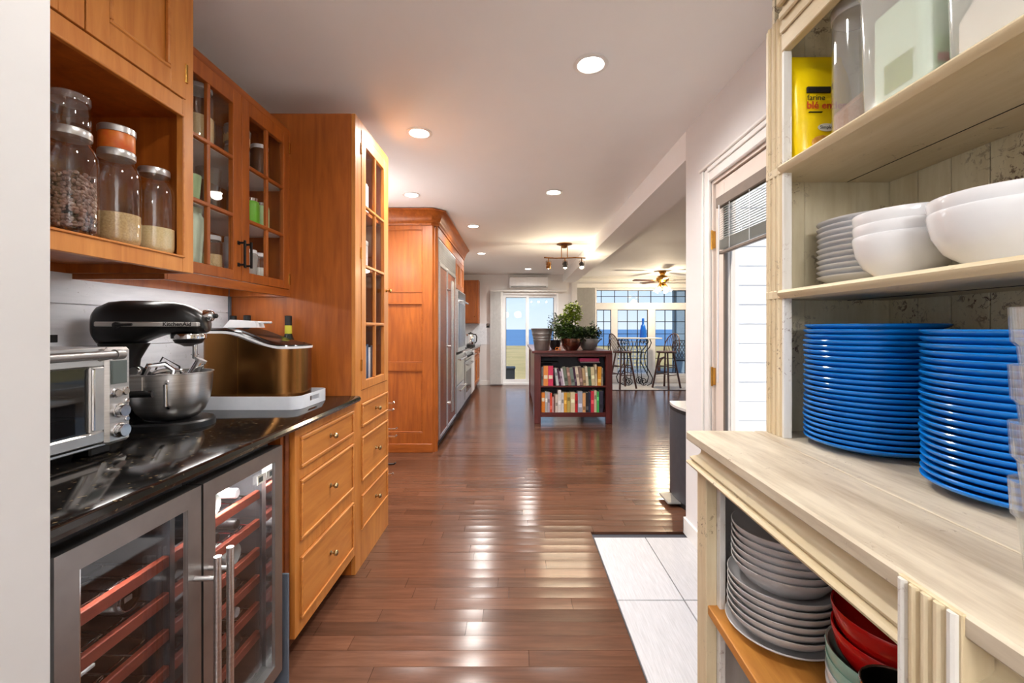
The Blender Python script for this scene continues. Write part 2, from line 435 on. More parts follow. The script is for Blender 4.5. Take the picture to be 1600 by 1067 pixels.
# floor: a slab that carries planks and tiles
floor = struct(MB().box(-3.2, 1.16, -3.2, 2.57, -0.12, -0.016).box(-3.2, 5.3, 2.57, 10.3, -0.12, -0.016), 'floor', 'backboard', label='dark brown hardwood plank floor')
PW = 0.083; field = MB(); field_tone = []
def plank_shape(mb, x0, x1, y0, y1, cup, tilt):
    n0 = len(mb.v); vs = []; fs = []; K = 6
    for k in range(K + 1):
        t = k / K; y = y0 + (y1 - y0) * t
        z = cup * (2 * t - 1) ** 2 - cup * 0.5 + tilt * (t - 0.5)
        vs += [(x0, y, z), (x1, y, z)]
    for k in range(K): fs.append((2 * k, 2 * k + 1, 2 * k + 3, 2 * k + 2))
    b = len(vs)
    vs += [(x0, y0, -0.015), (x1, y0, -0.015), (x0, y1, -0.015), (x1, y1, -0.015)]
    fs += [(0, b, b + 1, 1), (2 * K, 2 * K + 1, b + 3, b + 2)]
    fs.append(tuple([2 * k for k in range(K + 1)] + [b + 2, b])); fs.append(tuple([2 * k + 1 for k in range(K + 1)] + [b + 3, b + 1]))
    mb.add(vs, fs); return len(vs)
row = 0; yy = -1.2; npl = 0
while yy < 10.25:
    y1 = yy + PW
    xe = 0.462 if yy < 2.62 else 5.25
    if yy < 0.6: xs = -2.4
    else: xs = -1.455
    x0 = xs - random.random() * 0.6
    while x0 < xe - 0.02:
        x1 = x0 + random.choice((0.45, 0.62, 0.8, 0.95, 1.15))
        a, b_ = max(x0, xs), min(x1, xe)
        if xe - b_ < 0.12: b_ = xe; x1 = xe
        t = random.gauss(1.0, 0.16); t = max(0.62, min(1.4, t)); wv = random.uniform(-0.04, 0.04)
        c = S(94, 62, 46); c = (c[0] * t * (1 + wv), c[1] * t, c[2] * t * (1 - wv), 1)
        if b_ - a > 0.02:
            cup = random.uniform(0.0003, 0.0008); tl = random.uniform(-0.0005, 0.0005)
            if 1.3 < yy < 4.7 and a < 1.9 and b_ > -0.95:
                m = MB(); plank_shape(m, a + .0006, b_ - .0006, yy + .0005, y1 - .0005, cup, tl)
                m.build('plank', 'floor_plank', floor, 30, tone=c); npl += 1
            else:
                k = plank_shape(field, a + .0006, b_ - .0006, yy + .0005, y1 - .0005, cup, tl); field_tone += [c] * k
        x0 = x1
    yy = y1; row += 1
field.build('plank_field', 'floor_plank', floor, 30, kind='stuff', tone=field_tone)
# tiles by the garden door
for i, (xa, xb) in enumerate(((0.468, 0.772), (0.777, 1.036))):
    for (ya, yb) in ((2.020, 2.622), (1.411, 2.015), (0.802, 1.406), (0.193, 0.797), (-0.416, 0.188)):
        t = random.uniform(0.96, 1.04); c = S(190, 190, 194)
        bx(xa, xb, ya, yb, -0.014, 0.003, 0.0015).build('tile', 'tile', floor, 30, tone=(c[0] * t, c[1] * t, c[2] * t, 1))

struct(MB().box(-3.3, 1.16, -3.3, 2.56, CEIL, CEIL + .2).box(-3.3, 5.4, 2.56, 10.4, CEIL, CEIL + .2), 'ceiling', 'ceiling_paint', label='white painted ceiling')
# left wall and the jamb beside the camera
struct(bx(WL - 0.12, WL, 0.72, YF + .1, 0, CEIL), 'wall_left', 'wall_paint')
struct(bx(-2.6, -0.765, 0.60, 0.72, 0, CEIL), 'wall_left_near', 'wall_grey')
struct(bx(-2.72, -2.6, -3.0, 0.72, 0, CEIL), 'wall_left_rear', 'wall_paint')
# rear wall with an unseen window added behind the camera to let daylight in
m = MB(); m.box(-2.7, -1.6, -3.12, -3.0, 0, CEIL); m.box(0.7, 1.16, -3.12, -3.0, 0, CEIL); m.box(-1.6, 0.7, -3.12, -3.0, 0, 0.75); m.box(-1.6, 0.7, -3.12, -3.0, 2.2, CEIL)
struct(m, 'wall_rear', 'wall_paint')
win3 = T('added_window_3', None, None, (-0.45, -3.06, 0.75), kind='structure')
m = MB()
for a, b_ in ((-1.6, -1.54), (-0.48, -0.42), (0.64, 0.7)): m.box(a, b_, -3.1, -3.02, 0.75, 2.2, .004)
m.box(-1.54, .64, -3.1, -3.02, 0.75, 0.81, .004); m.box(-1.54, .64, -3.1, -3.02, 2.14, 2.2, .004)
m.build('frame', 'vinyl', win3)
bx(-1.54, -.48, -3.062, -3.058, .81, 2.14).build('pane', 'pane', win3); bx(-.42, .64, -3.062, -3.058, .81, 2.14).build('pane', 'pane', win3)
# right wall with the door opening
DY0, DY1, DZ = 1.50, 2.328, 2.03
m = MB(); m.box(WR, WR + .12, -3.0, DY0, 0, CEIL); m.box(WR, WR + .12, DY1, 2.68, 0, CEIL); m.box(WR, WR + .12, DY0, DY1, DZ, CEIL)
struct(m, 'wall_right', 'wall_paint')
bsm = MB().box(WR - .014, WR, 2.40, 2.694, 0, .10, .003).box(WR - .014, WR + .28, 2.68, 2.694, 0, .10, .003)
struct(bsm, 'baseboard_right', 'trim_white')
struct(bx(WR, WR + .28, 2.681, YF, 2.284, CEIL - .001), 'trim_1', 'ceiling_paint', label='white ceiling beam running to the far wall')
# far wall with the sliding door
SX0, SX1, SZ = -0.33, 0.955, 2.065
m = MB(); m.box(WL, SX0, YF, YF + .12, 0, CEIL); m.box(SX1, WR + .28, YF, YF + .12, 0, CEIL); m.box(SX0, SX1, YF, YF + .12, SZ, CEIL)
struct(m, 'wall_far', 'wall_paint')
struct(bx(WL + .66, SX0 - .25, YF - .014, YF, 0, .11, .003), 'baseboard_far', 'trim_white')
# dining side: south wall with siding outside, east wall with openings, window wall
struct(bx(WR + .12, 5.2, 2.575, 2.68, 0, CEIL), 'wall_dining_south', 'wall_paint')
struct(bx(WR + .20, WR + .32, YF - .02, YW, 0, CEIL), 'wall_dining_return', 'wall_paint')
m = MB(); m.box(5.2, 5.32, 2.56, 4.2, 0, CEIL); m.box(5.2, 5.32, 9.2, 10.3, 0, CEIL); m.box(5.2, 5.32, 4.2, 9.2, 0, .2); m.box(5.2, 5.32, 4.2, 9.2, 2.2, CEIL)
struct(m, 'wall_dining_east', 'wall_paint')
win2 = T('window_2', None, None, (5.26, 6.7, .2), kind='structure')
m = MB()
for k in range(5): m.box(5.22, 5.3, 4.2 + k * 1.235, 4.26 + k * 1.235, .2, 2.2, .004)
m.box(5.22, 5.3, 4.2, 9.2, .2, .26, .004); m.box(5.22, 5.3, 4.2, 9.2, 2.14, 2.2, .004); m.build('frame', 'vinyl', win2)
for k in range(4): bx(5.258, 5.262, 4.26 + k * 1.235, 4.2 + (k + 1) * 1.235, .26, 2.14).build('pane', 'pane', win2)
GX0, GX1, GZ0, GZ1 = 1.84, 4.70, 0.16, 2.19
m = MB(); m.box(WR + .32, GX0, YW, YW + .12, 0, CEIL); m.box(GX1, 5.3, YW, YW + .12, 0, CEIL); m.box(GX0, GX1, YW, YW + .12, 0, GZ0); m.box(GX0, GX1, YW, YW + .12, GZ1, CEIL)
struct(m, 'wall_window', 'wall_paint')
struct(MB().sweep([(1.37, YW), (5.2, YW)], [(0, CEIL - .09), (.012, CEIL - .09), (.03, CEIL - .04), (.07, CEIL - .012), (.07, CEIL), (0, CEIL)]), 'trim_2', 'trim_white', label='white crown moulding over the big window')
struct(bx(1.37, 5.2, YW - .015, YW, 0, .12, .003), 'baseboard_window', 'trim_white')
# big window: frame, mullions, muntins, panes
win1 = T('window_1', 'wide gridded window wall looking on the sea', None, (3.2, YW + .05, GZ0), kind='structure')
m = MB(); y0, y1 = YW + .01, YW + .09
m.box(GX0, GX1, y0, y1, GZ0, GZ0 + .05, .004); m.box(GX0, GX1, y0, y1, GZ1 - .035, GZ1, .004); m.box(GX0, GX1, y0, y1, 1.70, 1.86, .004)
mull = [(GX0, GX0 + .045), (2.22, 2.37), (3.08, 3.25), (3.96, 4.12), (4.65, GX1)]
for a, b_ in mull: m.box(a, b_, y0 + .002, y1 - .002, GZ0 + .05, 1.70, .004)
m.box(GX0, GX0 + .045, y0, y1, 1.86, GZ1 - .035, .004); m.box(4.65, GX1, y0, y1, 1.86, GZ1 - .035, .004)
m.build('frame', 'vinyl', win1)
for i in range(4):
    a, b_ = mull[i][1], mull[i + 1][0]
    p = bx(a, b_, YW + .048, YW + .052, GZ0 + .05, 1.70).build('pane', 'pane', win1)
    g = MB(); n = max(2, round((b_ - a) / .235))
    for k in range(1, n): xx = a + (b_ - a) * k / n; g.box(xx - .007, xx + .007, YW + .038, YW + .062, GZ0 + .05, 1.70)
    for zz in (1.42, 1.135, .85, .565): g.box(a, b_, YW + .040, YW + .060, zz - .007, zz + .007)
    g.box(a, b_, YW + .04, YW + .06, 1.685, 1.70); g.box(a, a + .012, YW + .04, YW + .06, .21, 1.7); g.box(b_ - .012, b_, YW + .04, YW + .06, .21, 1.7)
    g.build('muntin_grid', 'black_metal', p)
p = bx(GX0 + .045, 4.65, YW + .048, YW + .052, 1.86, GZ1 - .035).build('pane', 'pane', win1)
g = MB()
for xx in (1.995, 2.31, 2.62, 2.86, 3.155, 3.47, 3.72, 3.96, 4.2, 4.44): g.box(xx - .007, xx + .007, YW + .038, YW + .062, 1.86, GZ1 - .035)
g.box(GX0 + .045, 4.65, YW + .04, YW + .06, 2.0, 2.014); g.box(GX0 + .045, 4.65, YW + .04, YW + .06, GZ1 - .047, GZ1 - .035)
g.build('muntin_grid', 'black_metal', p)
# sliding door
d1 = T('door_1', 'white two-panel sliding glass door to the lawn', None, ((SX0 + SX1) / 2, YF + .05, 0), kind='structure')
m = MB(); m.box(SX0, SX0 + .05, YF - .012, YF + .1, 0, SZ, .004); m.box(SX1 - .05, SX1, YF - .012, YF + .1, 0, SZ, .004)
m.box(SX0 + .05, SX1 - .05, YF - .012, YF + .1, SZ - .05, SZ, .004); m.box(SX0 + .05, SX1 - .05, YF - .012, YF + .1, 0, .05, .004)
m.build('frame', 'vinyl', d1)
for k, (a, b_, yo) in enumerate(((SX0 + .05, .29, .03), (.22, SX1 - .05, .06))):
    s = MB(); s.box(a, a + .055, YF + yo, YF + yo + .028, .05, SZ - .05, .003); s.box(b_ - .055, b_, YF + yo, YF + yo + .028, .05, SZ - .05, .003)
    s.box(a + .055, b_ - .055, YF + yo, YF + yo + .028, .05, .13, .003); s.box(a + .055, b_ - .055, YF + yo, YF + yo + .028, SZ - .11, SZ - .05, .003)
    sash = s.build('sash', 'vinyl', d1)
    bx(a + .055, b_ - .055, YF + yo + .012, YF + yo + .016, .13, SZ - .11).build('pane', 'pane', sash)
    g = MB(); x_ = a + .055 if k else a + .055
    g.box(a + .055, a + .066, YF + yo + .004, YF + yo + .026, .13, SZ - .11); g.box(a + .055, b_ - .055, YF + yo + .004, YF + yo + .026, SZ - .12, SZ - .11)
    if k: g.box(b_ - .066, b_ - .055, YF + yo + .004, YF + yo + .026, .13, SZ - .11)
    g.build('gasket', 'black_metal', sash)
bx(.245, .262, YF - .004, YF + .03, .95, 1.12, .004).build('pull_handle', 'white_plastic', d1)
# garden door in the right wall
d2 = T('door_2', 'half open-glazed garden door with raised mini blind', None, (WR + .05, (DY0 + DY1) / 2, 0), kind='structure')
m = MB()
prof_w = .075
for a, b_ in ((DY1, DY1 + prof_w), (DY0 - prof_w, DY0)):
    m.box(WR - .018, WR, a, b_, 0, DZ + prof_w, .005)
    m.box(WR - .026, WR - .018, a + .05 if a > DY1 - .01 else a, b_ if a > DY1 - .01 else b_ - .05, 0, DZ + prof_w, .003)
m.box(WR - .018, WR, DY0, DY1, DZ, DZ + prof_w, .005); m.box(WR - .026, WR - .018, DY0, DY1, DZ + .05, DZ + prof_w, .003)
m.box(WR - .034, WR, DY0 - .09, DY1 + .09, DZ + prof_w, DZ + prof_w + .016, .004)
m.build('casing', 'trim_white', d2)
m = MB(); m.box(WR + .001, WR + .12, DY1 - .016, DY1, 0, DZ); m.box(WR + .001, WR + .12, DY0, DY0 + .016, 0, DZ); m.box(WR + .001, WR + .12, DY0 + .016, DY1 - .016, DZ - .016, DZ)
m.build('jamb', 'door_paint', d2)
a, b_ = DY0 + .02, DY1 - .02; X0, X1 = WR + .012, WR + .055
s = MB(); s.box(X0, X1, b_ - .095, b_, .01, DZ - .02, .003); s.box(X0, X1, a, a + .095, .01, DZ - .02, .003)
s.box(X0, X1, a + .095, b_ - .095, DZ - .12, DZ - .02, .003); s.box(X0, X1, a + .095, b_ - .095, .01, .26, .003)
slab = s.build('door_leaf', 'door_paint', d2)
bx(X0 + .03, X0 + .034, a + .095, b_ - .095, .26, DZ - .12).build('pane', 'pane', slab)
g = MB(); ga, gb = a + .095, b_ - .095
g.box(X0 - .006, X0 + .012, gb - .016, gb, .26, DZ - .12, .003); g.box(X0 - .006, X0 + .012, ga, ga + .016, .26, DZ - .12, .003); g.box(X0 - .006, X0 + .012, ga, gb, .26, .276, .003); g.box(X0 - .006, X0 + .012, ga, gb, DZ - .136, DZ - .12, .003)
g.build('glazing_bead', 'blind_brown', slab)
for z in (1.72, 1.0, .28):
    h = MB(); h.box(WR - .006, WR + .012, DY1 - .022, DY1 - .004, z - .045, z + .045, .001); h.tube([(WR - .004, DY1 - .013, z - .05), (WR - .004, DY1 - .013, z + .05)], .006, 8)
    h.build('hinge', 'brass', d2)
# mini blind on the door leaf
bl = T('mini_blind', 'grey mini blind drawn half way up on the garden door', 'blind', (X0 - .02, (ga + gb) / 2, 1.62))
bx(X0 - .034, X0 - .008, ga - .02, gb + .02, 1.862, 1.915, .003).build('head_rail', 'blind_brown', bl)
bx(X0 - .032, X0 - .010, ga + .005, gb - .005, 1.625, 1.640, .003).build('bottom_rail', 'blind_brown', bl)
sm = MB(); z = 1.855
while z > 1.70:
    sm.box(-.011, .011, -.0, (gb - ga) - .02, -.0004, .0004, M=Matrix.Translation((X0 - .021, ga + .01, z)) @ Matrix.Rotation(R(-38), 4, 'Y')); z -= .0115
while z > 1.645:
    sm.box(-.011, .011, 0, (gb - ga) - .02, -.0004, .0004, M=Matrix.Translation((X0 - .021, ga + .01, z))); z -= .0035
sm.build('slats', 'blind_grey', bl, kind='stuff')
for yy in (gb - .12, (ga + gb) / 2, ga + .12):
    MB().tube([(X0 - .033, yy, 1.86), (X0 - .033, yy, 1.64)], .0015, 5).build('ladder_cord', 'white_plastic', bl)
MB().tube([(X0 - .036, gb - .02, 1.87), (X0 - .034, gb - .006, 1.4), (X0 - .034, gb - .004, .98)], .003, 6).build('wand', 'white_plastic', bl)
# exterior siding seen through that door: boards on the outer face of the dining wall
sd = T('wall_siding', 'white clapboard siding outside the garden door', None, (2.2, 2.55, 0), kind='structure')
z = -.3; k = 0
while z < 2.75:
    MB().prism([(2.575, z), (2.555, z), (2.564, z + .113), (2.575, z + .113)], 'x', 1.297, 5.3).build('siding_board', 'siding_white', sd); z += .113
MB().box(1.165, 1.295, 2.545, 2.575, -.3, 2.75, .003).build('corner_trim', 'vinyl', sd)
# outside door jambs, threshold
bx(WR + .125, 1.9, .9, 2.54, -.14, -.02).build('step', 'deck', sd)

# ------------------------------------------------------------------ outdoors
o = struct(bx(-60, 60, 10.45, 46, -.9, -.5), 'ground_lawn', 'grass', label='dry yellow-green lawn in front of the sea')
o = struct(bx(-2500, 2500, 46.5, 4000, -3.6, -3.0), 'sea', 'sea', label='blue sea meeting the sky')
struct(bx(1.5, 9.0, 10.36, 14.6, -.2, -.06), 'ground_deck', 'deck')
struct(bx(-60, 60, -40, -3.4, -.6, -.5), 'ground_rear', 'grass')
struct(bx(5.6, 60, -3.4, 10.4, -.6, -.5), 'ground_side', 'grass')

# ================================================================== left run of cabinets
def shaker(t, name, x, ya, yb, za, zb, knob=None, mats=('honey_h', 'honey_h'), bead='honey_h'):
    """drawer or door front facing +x: frame, recessed field, bead; x is the cabinet face"""
    m = MB(); fx = x + .003
    bw = .014
    m.box(x - .012, fx, ya, yb, za, zb, .001)
    dr = m.build(name, mats[0], t)
    g = MB()
    for (a, b_, c, d) in ((ya, yb, zb - bw, zb), (ya, yb, za, za + bw), (ya, ya + bw, za + bw, zb - bw), (yb - bw, yb, za + bw, zb - bw)):
        g.box(fx, fx + .007, a, b_, c, d, .003)
    g.build('bead', bead, dr)
    if knob:
        ky, kz = knob
        MB().lathe([(.010, 0), (.010, .003), (.005, .006), (.0045, .014), (.0105, .019), (.013, .025), (.0105, .031), (.004, .034), (.0, .0345)], seg=16,
                   M=frame_m((fx, ky, kz), (0, 1, 0), (0, 0, 1))).build('knob', 'pewter_brass', dr)
    return dr
XB = -0.815
# drawer base
t = T('drawer_base_cabinet', 'honey cherry base cabinet with three brass-knobbed drawers beside the wine coolers', 'cabinet', (-1.1, 1.92, 0))
m = MB(); m.box(-1.44, XB - .02, 1.617, 2.223, .104, .88); m.build('body', 'cherry_v', t)
m = MB()   # face frame
for (a, b_, c, d) in ((1.617, 1.652, .104, .88), (2.189, 2.223, .104, .88), (1.652, 2.189, .845, .88), (1.652, 2.189, .681, .722), (1.652, 2.189, .39, .449), (1.652, 2.189, .104, .150)):
    m.box(XB - .02, XB, a, b_, c, d, .001)
m.build('face_frame', 'honey_v', t)
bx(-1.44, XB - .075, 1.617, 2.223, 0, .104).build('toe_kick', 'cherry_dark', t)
for za, zb in ((.724, .843), (.451, .679), (.152, .388)):
    shaker(t, 'drawer', XB, 1.654, 2.187, za, zb, (1.92, (za + zb) / 2))
# filler and coolers
t = T('filler_panel', 'narrow dark cherry filler panel between wine cooler and drawers', 'panel', (-1.1, 1.56, 0))
bx(-1.43, -.835, 1.555, 1.615, 0, .88, .001).build('board', 'cherry_v', t); bx(-.835, -.828, 1.575, 1.60, .1, .88, .001).build('stile', 'cherry_dark', t)
o = bx(-1.2, -.79, 1.522, 1.530, 0.0, .40, .002).build('folded_board', 'slate_blue', None); tag(o, 'thin slate blue board standing on edge beside the wine cooler', 'board')
def cooler(label, ya, yb, zs, hinge_left, hy):
    t = T('wine_cooler', label, 'wine cooler', (-1.1, (ya + yb) / 2, 0), group='pair of wine coolers under the counter')
    c = MB(); c.box(-1.42, -1.40, ya, yb, .03, .865); c.box(-1.40, -.84, ya, ya + .018, .03, .865); c.box(-1.40, -.84, yb - .018, yb, .03, .865)
    c.box(-1.40, -.84, ya + .018, yb - .018, .03, .10); c.box(-1.40, -.84, ya + .018, yb - .018, .835, .865)
    c.build('case', 'dark_inside', t)
    for xx in (-1.36, -.88):
        for q in (ya + .04, yb - .04): MB().lathe([(.018, 0), (.018, .012), (.01, .015), (.01, .03)], (xx, q, 0), 10).build('foot', 'black_plastic', t)
    d = MB(); fw = .044; a, b_ = ya + .002, yb - .002
    z0, z1 = .098, .858; x0, x1 = -.834, -.79
    # mitred steel frame
    for poly in ([(a, z0), (b_, z0), (b_ - fw, z0 + fw), (a + fw, z0 + fw)], [(a, z1), (b_, z1), (b_ - fw, z1 - fw), (a + fw, z1 - fw)],
                 [(a, z0), (a + fw, z0 + fw), (a + fw, z1 - fw), (a, z1)], [(b_, z0), (b_ - fw, z0 + fw), (b_ - fw, z1 - fw), (b_, z1)]):
        d.prism(poly, 'x', x0, x1)
    dr = d.build('door', 'steel_frame', t)
    bx(x0 + .012, x0 + .018, a + fw, b_ - fw, z0 + fw, z1 - fw).build('pane', 'pane_dark', dr)
    g = MB()
    for q in (a + fw, b_ - fw - .008): g.box(x0 + .018, x1 - .006, q, q + .008, z0 + fw, z1 - fw)
    g.build('inner_strip', 'chrome', dr)
    h = MB(); h.tube([(-.735, hy, .12), (-.735, hy, .69)], .0085, 14)
    for z in (.2, .635): h.tube([(-.735, hy, z), (-.79, hy, z)], .006, 10)
    h.build('bar_handle', 'steel', dr)
    bx(-1.35, -.86, ya + .02, yb - .02, .005, .028).build('plinth', 'black_plastic', t)
    for z in zs:
        f = bx(-.868, -.852, ya + .024, yb - .024, z - .014, z + .014, .002).build('shelf_front', 'shelf_red', t)
        k = MB()
        for xx in (-1.36, -1.24, -1.12, -1.0, -.9): k.tube([(xx, ya + .02, z - .004), (xx, yb - .02, z - .004)], .003, 6)
        for q in range(6): yy = ya + .04 + q * (yb - ya - .08) / 5; k.tube([(-1.38, yy, z), (-.866, yy, z)], .0025, 6)
        k.build('wire_rack', 'chrome', f)
    return t
c1 = cooler('stainless wine cooler beside the white wall end, mostly empty', .748, 1.103, (.68, .59, .50, .41, .32, .23), True, 1.080)
c2 = cooler('stainless wine cooler beside the drawers, full of wine bottles', 1.107, 1.485, (.70, .605, .51, .42, .33, .235), False, 1.128)
lb = bx(-.8155, -.8145, 1.382, 1.428, .756, .784, .001).build('sticker', 'ink_white', c2)
g = MB(); g.box(-.8144, -.8140, 1.389, 1.412, .762, .778); g.build('sticker_print', 'lcd', lb)
bx(-1.395, -.86, .77, 1.08, .785, .825, .004).build('control_housing', 'slate_blue', c1)
def can(loc, label):
    t = T('drink_can', label, 'can', loc)
    M = local(t) @ Matrix.Rotation(R(90), 4, 'Y')
    MB().lathe([(.024, 0), (.030, .006), (.033, .014), (.033, .108), (.030, .116)], seg=24, M=M).build('can_body', 'steel_h', t)
    MB().lathe([(.030, .114), (.028, .121), (.026, .121), (.0255, .116), (0, .116)], seg=24, M=M).build('can_end', 'chrome', t)
    MB().box(-.006, .006, -.013, .007, .1165, .119, .001, M=M).build('pull_tab', 'steel', t)
can((-.995, .995, .6405), 'silver drink can lying on the second rack of the emptier wine cooler')
o = bx(-1.3, -.9, .80, .94, .528, .536, .002, M=Matrix.Translation((0, 0, 0))).build('white_sheet', 'white_plastic', None)
tag(o, 'flat white sheet lying on a rack in the emptier wine cooler', 'sheet')
def wine(loc, glassmat, capmat, label, r=.037, rev=False):
    t = T('wine_bottle', label, 'bottle', loc, group='bottles lying in the full wine cooler')
    M = local(t) @ (Matrix.Rotation(R(-90), 4, 'Y') if rev else Matrix.Rotation(R(90), 4, 'Y'))
    MB().lathe([(.0, .012), (r * .55, .006), (r * .85, 0), (r, .006), (r, .19), (r * .86, .215), (r * .45, .24), (.0145, .255), (.0145, .278)], seg=16, M=M).build('bottle_body', glassmat, t)
    MB().lathe([(.0155, .262), (.0155, .315), (.013, .318), (0, .318)], seg=14, M=M).build('capsule', capmat, t)
    return t
plain('wine_dark', S(30, 40, 32), .12, c2=S(24, 32, 26)); plain('wine_rose', S(180, 60, 72), .12); plain('wine_clear', S(170, 178, 176), .12)
plain('cap_red', S(196, 36, 40), .35); plain('cap_grey', S(190, 190, 192), .35); plain('cap_black', S(40, 38, 40), .35)
rows = [(.70, 'wine_dark', 'cap_grey', 'clear-capped dark'), (.605, 'wine_rose', 'cap_black', 'rose'), (.51, 'wine_clear', 'cap_grey', 'pale glass'),
        (.42, 'wine_dark', 'cap_black', 'dark green'), (.33, 'wine_clear', 'cap_grey', 'white'), (.235, 'wine_dark', 'cap_red', 'red-capped')]
for i, (z, gm, cm, nm) in enumerate(rows):
    for j, yy in enumerate((1.172, 1.266, 1.360)):
        rv = (i + j) % 3 == 1; wine((-.872 if rv else -1.182, yy, z + .0375 + .003), 'wine_clear' if rv and i % 2 == 0 else gm, cm, '%s wine bottle, %s from the bar handle on the %s rack' % (nm, ORD[j], ORD[i]), rev=rv)
# worktop
t = T('worktop', 'polished black granite worktop over the coolers and drawers', 'worktop', (-1.1, 1.5, .881))
prof = [(-1.44, .881), (-.80, .881), (-.789, .886), (-.785, .896), (-.789, .907), (-.798, .911), (-1.44, .911)]
MB().prism(prof, 'y', .73, 2.222).build('slab', 'granite', t)
# backsplash of painted boards
bs = T('wall_backsplash', 'chipped white painted board backsplash behind the worktop', None, (-1.45, 1.5, .911), kind='structure')
z = .912
for h in (.14, .14, .14, .12): bx(-1.459, -1.447, .73, 2.205, z, z + h - .002, .0015).build('board', 'backsplash', bs); z += h
bx(-1.459, -1.440, 2.205, 2.222, .912, 1.45, .002).build('edge_strip', 'slate_blue', bs)
o = T('outlet', 'chipped white outlet plate on the painted backsplash', 'outlet', (-1.446, 1.36, 1.2))
bx(-1.4468, -1.441, 1.33, 1.40, 1.14, 1.255, .002).build('plate', 'backsplash', o)
for z in (1.175, 1.22): bx(-1.441, -1.4395, 1.352, 1.378, z - .012, z + .012, .001).build('socket', 'ink_black', o)

# tall glazed cabinet
t = T('tall_cabinet', 'tall cherry cabinet with one glazed door over three drawers', 'cabinet', (-1.13, 2.515, 0))
m = MB(); Y0, Y1 = 2.226, 2.80; XT = -.815; ZT = 2.344
m.box(-1.455, XT - .02, Y0, Y0 + .02, 0, ZT); m.box(-1.455, XT - .02, Y1 - .02, Y1, 0, ZT); m.box(-1.455, -1.44, Y0 + .02, Y1 - .02, 0, ZT)
m.box(-1.44, XT - .02, Y0 + .02, Y1 - .02, ZT - .02, ZT); m.box(-1.44, XT - .02, Y0 + .02, Y1 - .02, .90, .92); m.box(-1.44, XT - .02, Y0 + .02, Y1 - .02, .0, .05)
m.build('body', 'cherry_v', t)
bx(-1.455, XT - .0205, Y0 - .002, Y0 - .0003, 0.002, ZT - .002).build('side_skin', 'cherry_v', t)
m = MB()
for (a, b_, c, d) in ((Y0, 2.307, 0, ZT), (2.772, Y1, 0, ZT), (2.307, 2.772, 2.30, ZT), (2.307, 2.772, .858, .925), (2.307, 2.772, .682, .73), (2.307, 2.772, .376, .444), (2.307, 2.772, 0, .19)):
    m.box(XT - .02, XT, a, b_, c, d, .0012)
m.build('face_frame', 'honey_v', t)
for za, zb in ((.732, .856), (.446, .680), (.192, .374)): shaker(t, 'drawer', XT, 2.309, 2.770, za, zb, (2.54, (za + zb) / 2))
def glazed(t, x, ya, yb, za, zb, cols, rowz, st, top, bot, mat='honey_v', matm='honey_h'):
    m = MB()
    m.box(x - .018, x + .003, ya, ya + st, za, zb, .0015); m.box(x - .018, x + .003, yb - st, yb, za, zb, .0015)
    m.box(x - .018, x + .003, ya + st, yb - st, za, za + bot, .0015); m.box(x - .018, x + .003, ya + st, yb - st, zb - top, zb, .0015)
    d = m.build('door', mat, t)
    for c in range(1, cols):
        yy = ya + st + (yb - ya - 2 * st) * c / cols
        MB().box(x - .014, x + .003, yy - .008, yy + .008, za + bot, zb - top, .003).build('muntin', mat, d)
    for z in rowz: MB().box(x - .013, x + .004, ya + st, yb - st, z - .008, z + .008, .003).build('muntin', matm, d)
    rz = [za + bot] + list(rowz) + [zb - top]
    for c in range(cols):
        w_ = (yb - ya - 2 * st) / cols
        for k in range(len(rz) - 1):
            bx(x - .010, x - .007, ya + st + w_ * c, ya + st + w_ * (c + 1), rz[k], rz[k + 1]).build('pane', 'pane', d)
    return d
d = glazed(t, XT, 2.309, 2.770, .928, 2.297, 2, (1.278, 1.59, 1.912), .066, .062, .045)
MB().lathe([(.010, 0), (.006, .004), (.005, .014), (.012, .020), (.013, .026), (.008, .032), (0, .033)], seg=16, M=frame_m((XT + .003, 2.745, 1.489), (0, 1, 0), (0, 0, 1))).build('knob', 'brass', d)
for z in (1.06, 1.65, 2.2): bx(XT, XT + .006, 2.300, 2.311, z - .03, z + .03, .001).build('hinge', 'brass', d)
for z in (1.276, 1.59, 1.91): bx(-1.44, -.85, 2.247, 2.779, z - .009, z + .009).build('shelf', 'cherry_h', t)
# things in the tall cabinet
def vbook(name, x0, x1, y0, y1, z0, h, col, label, cat='book', group=None):
    q = T(name, label, cat, ((x0 + x1) / 2, (y0 + y1) / 2, z0), group=group)
    c = MB(); c.box(x0, x1, y0, y0 + .0025, z0, z0 + h); c.box(x0, x1, y1 - .0025, y1, z0, z0 + h); c.box(x1 - .0025, x1, y0 + .0025, y1 - .0025, z0, z0 + h)
    c.build('cover', 'book_cover', q, tone=col); bx(x0, x1 - .003, y0 + .003, y1 - .003, z0 + .003, z0 + h - .003).build('pages', 'pages', q)
    return q
cols = [S(200, 60, 70), S(230, 230, 235), S(40, 70, 120), S(190, 40, 50), S(210, 214, 220), S(60, 90, 130), S(235, 235, 238), S(80, 80, 90)]
nm = ['crimson', 'white', 'navy', 'red', 'pale grey', 'steel blue', 'snow white', 'charcoal']
yy = 2.40
for i, c in enumerate(cols):
    vbook('book', -1.08, -.88, yy, yy + .034, .92, .22 + .01 * (i % 3), c, '%s book on the lowest shelf behind the tall glazed door' % nm[i], group='books in the tall cabinet'); yy += .0365
def glass_cup(loc, r, h, label, name='glass_tumbler', mat='jar_glass'):
    q = T(name, label, 'glass', loc)
    MB().lathe([(r * .75, 0), (r * .8, .004), (r, h), (r * .96, h), (r * .76, .01), (0, .008)], loc, 18).build('bowl', mat, q)
    return q
for i, yy in enumerate((2.40, 2.51, 2.62)):
    glass_cup((-.97, yy, 1.286), .036, .20 + .02 * i, 'tall clear vase-like glass, %s from the hinges in the tall cabinet' % ORD[i])
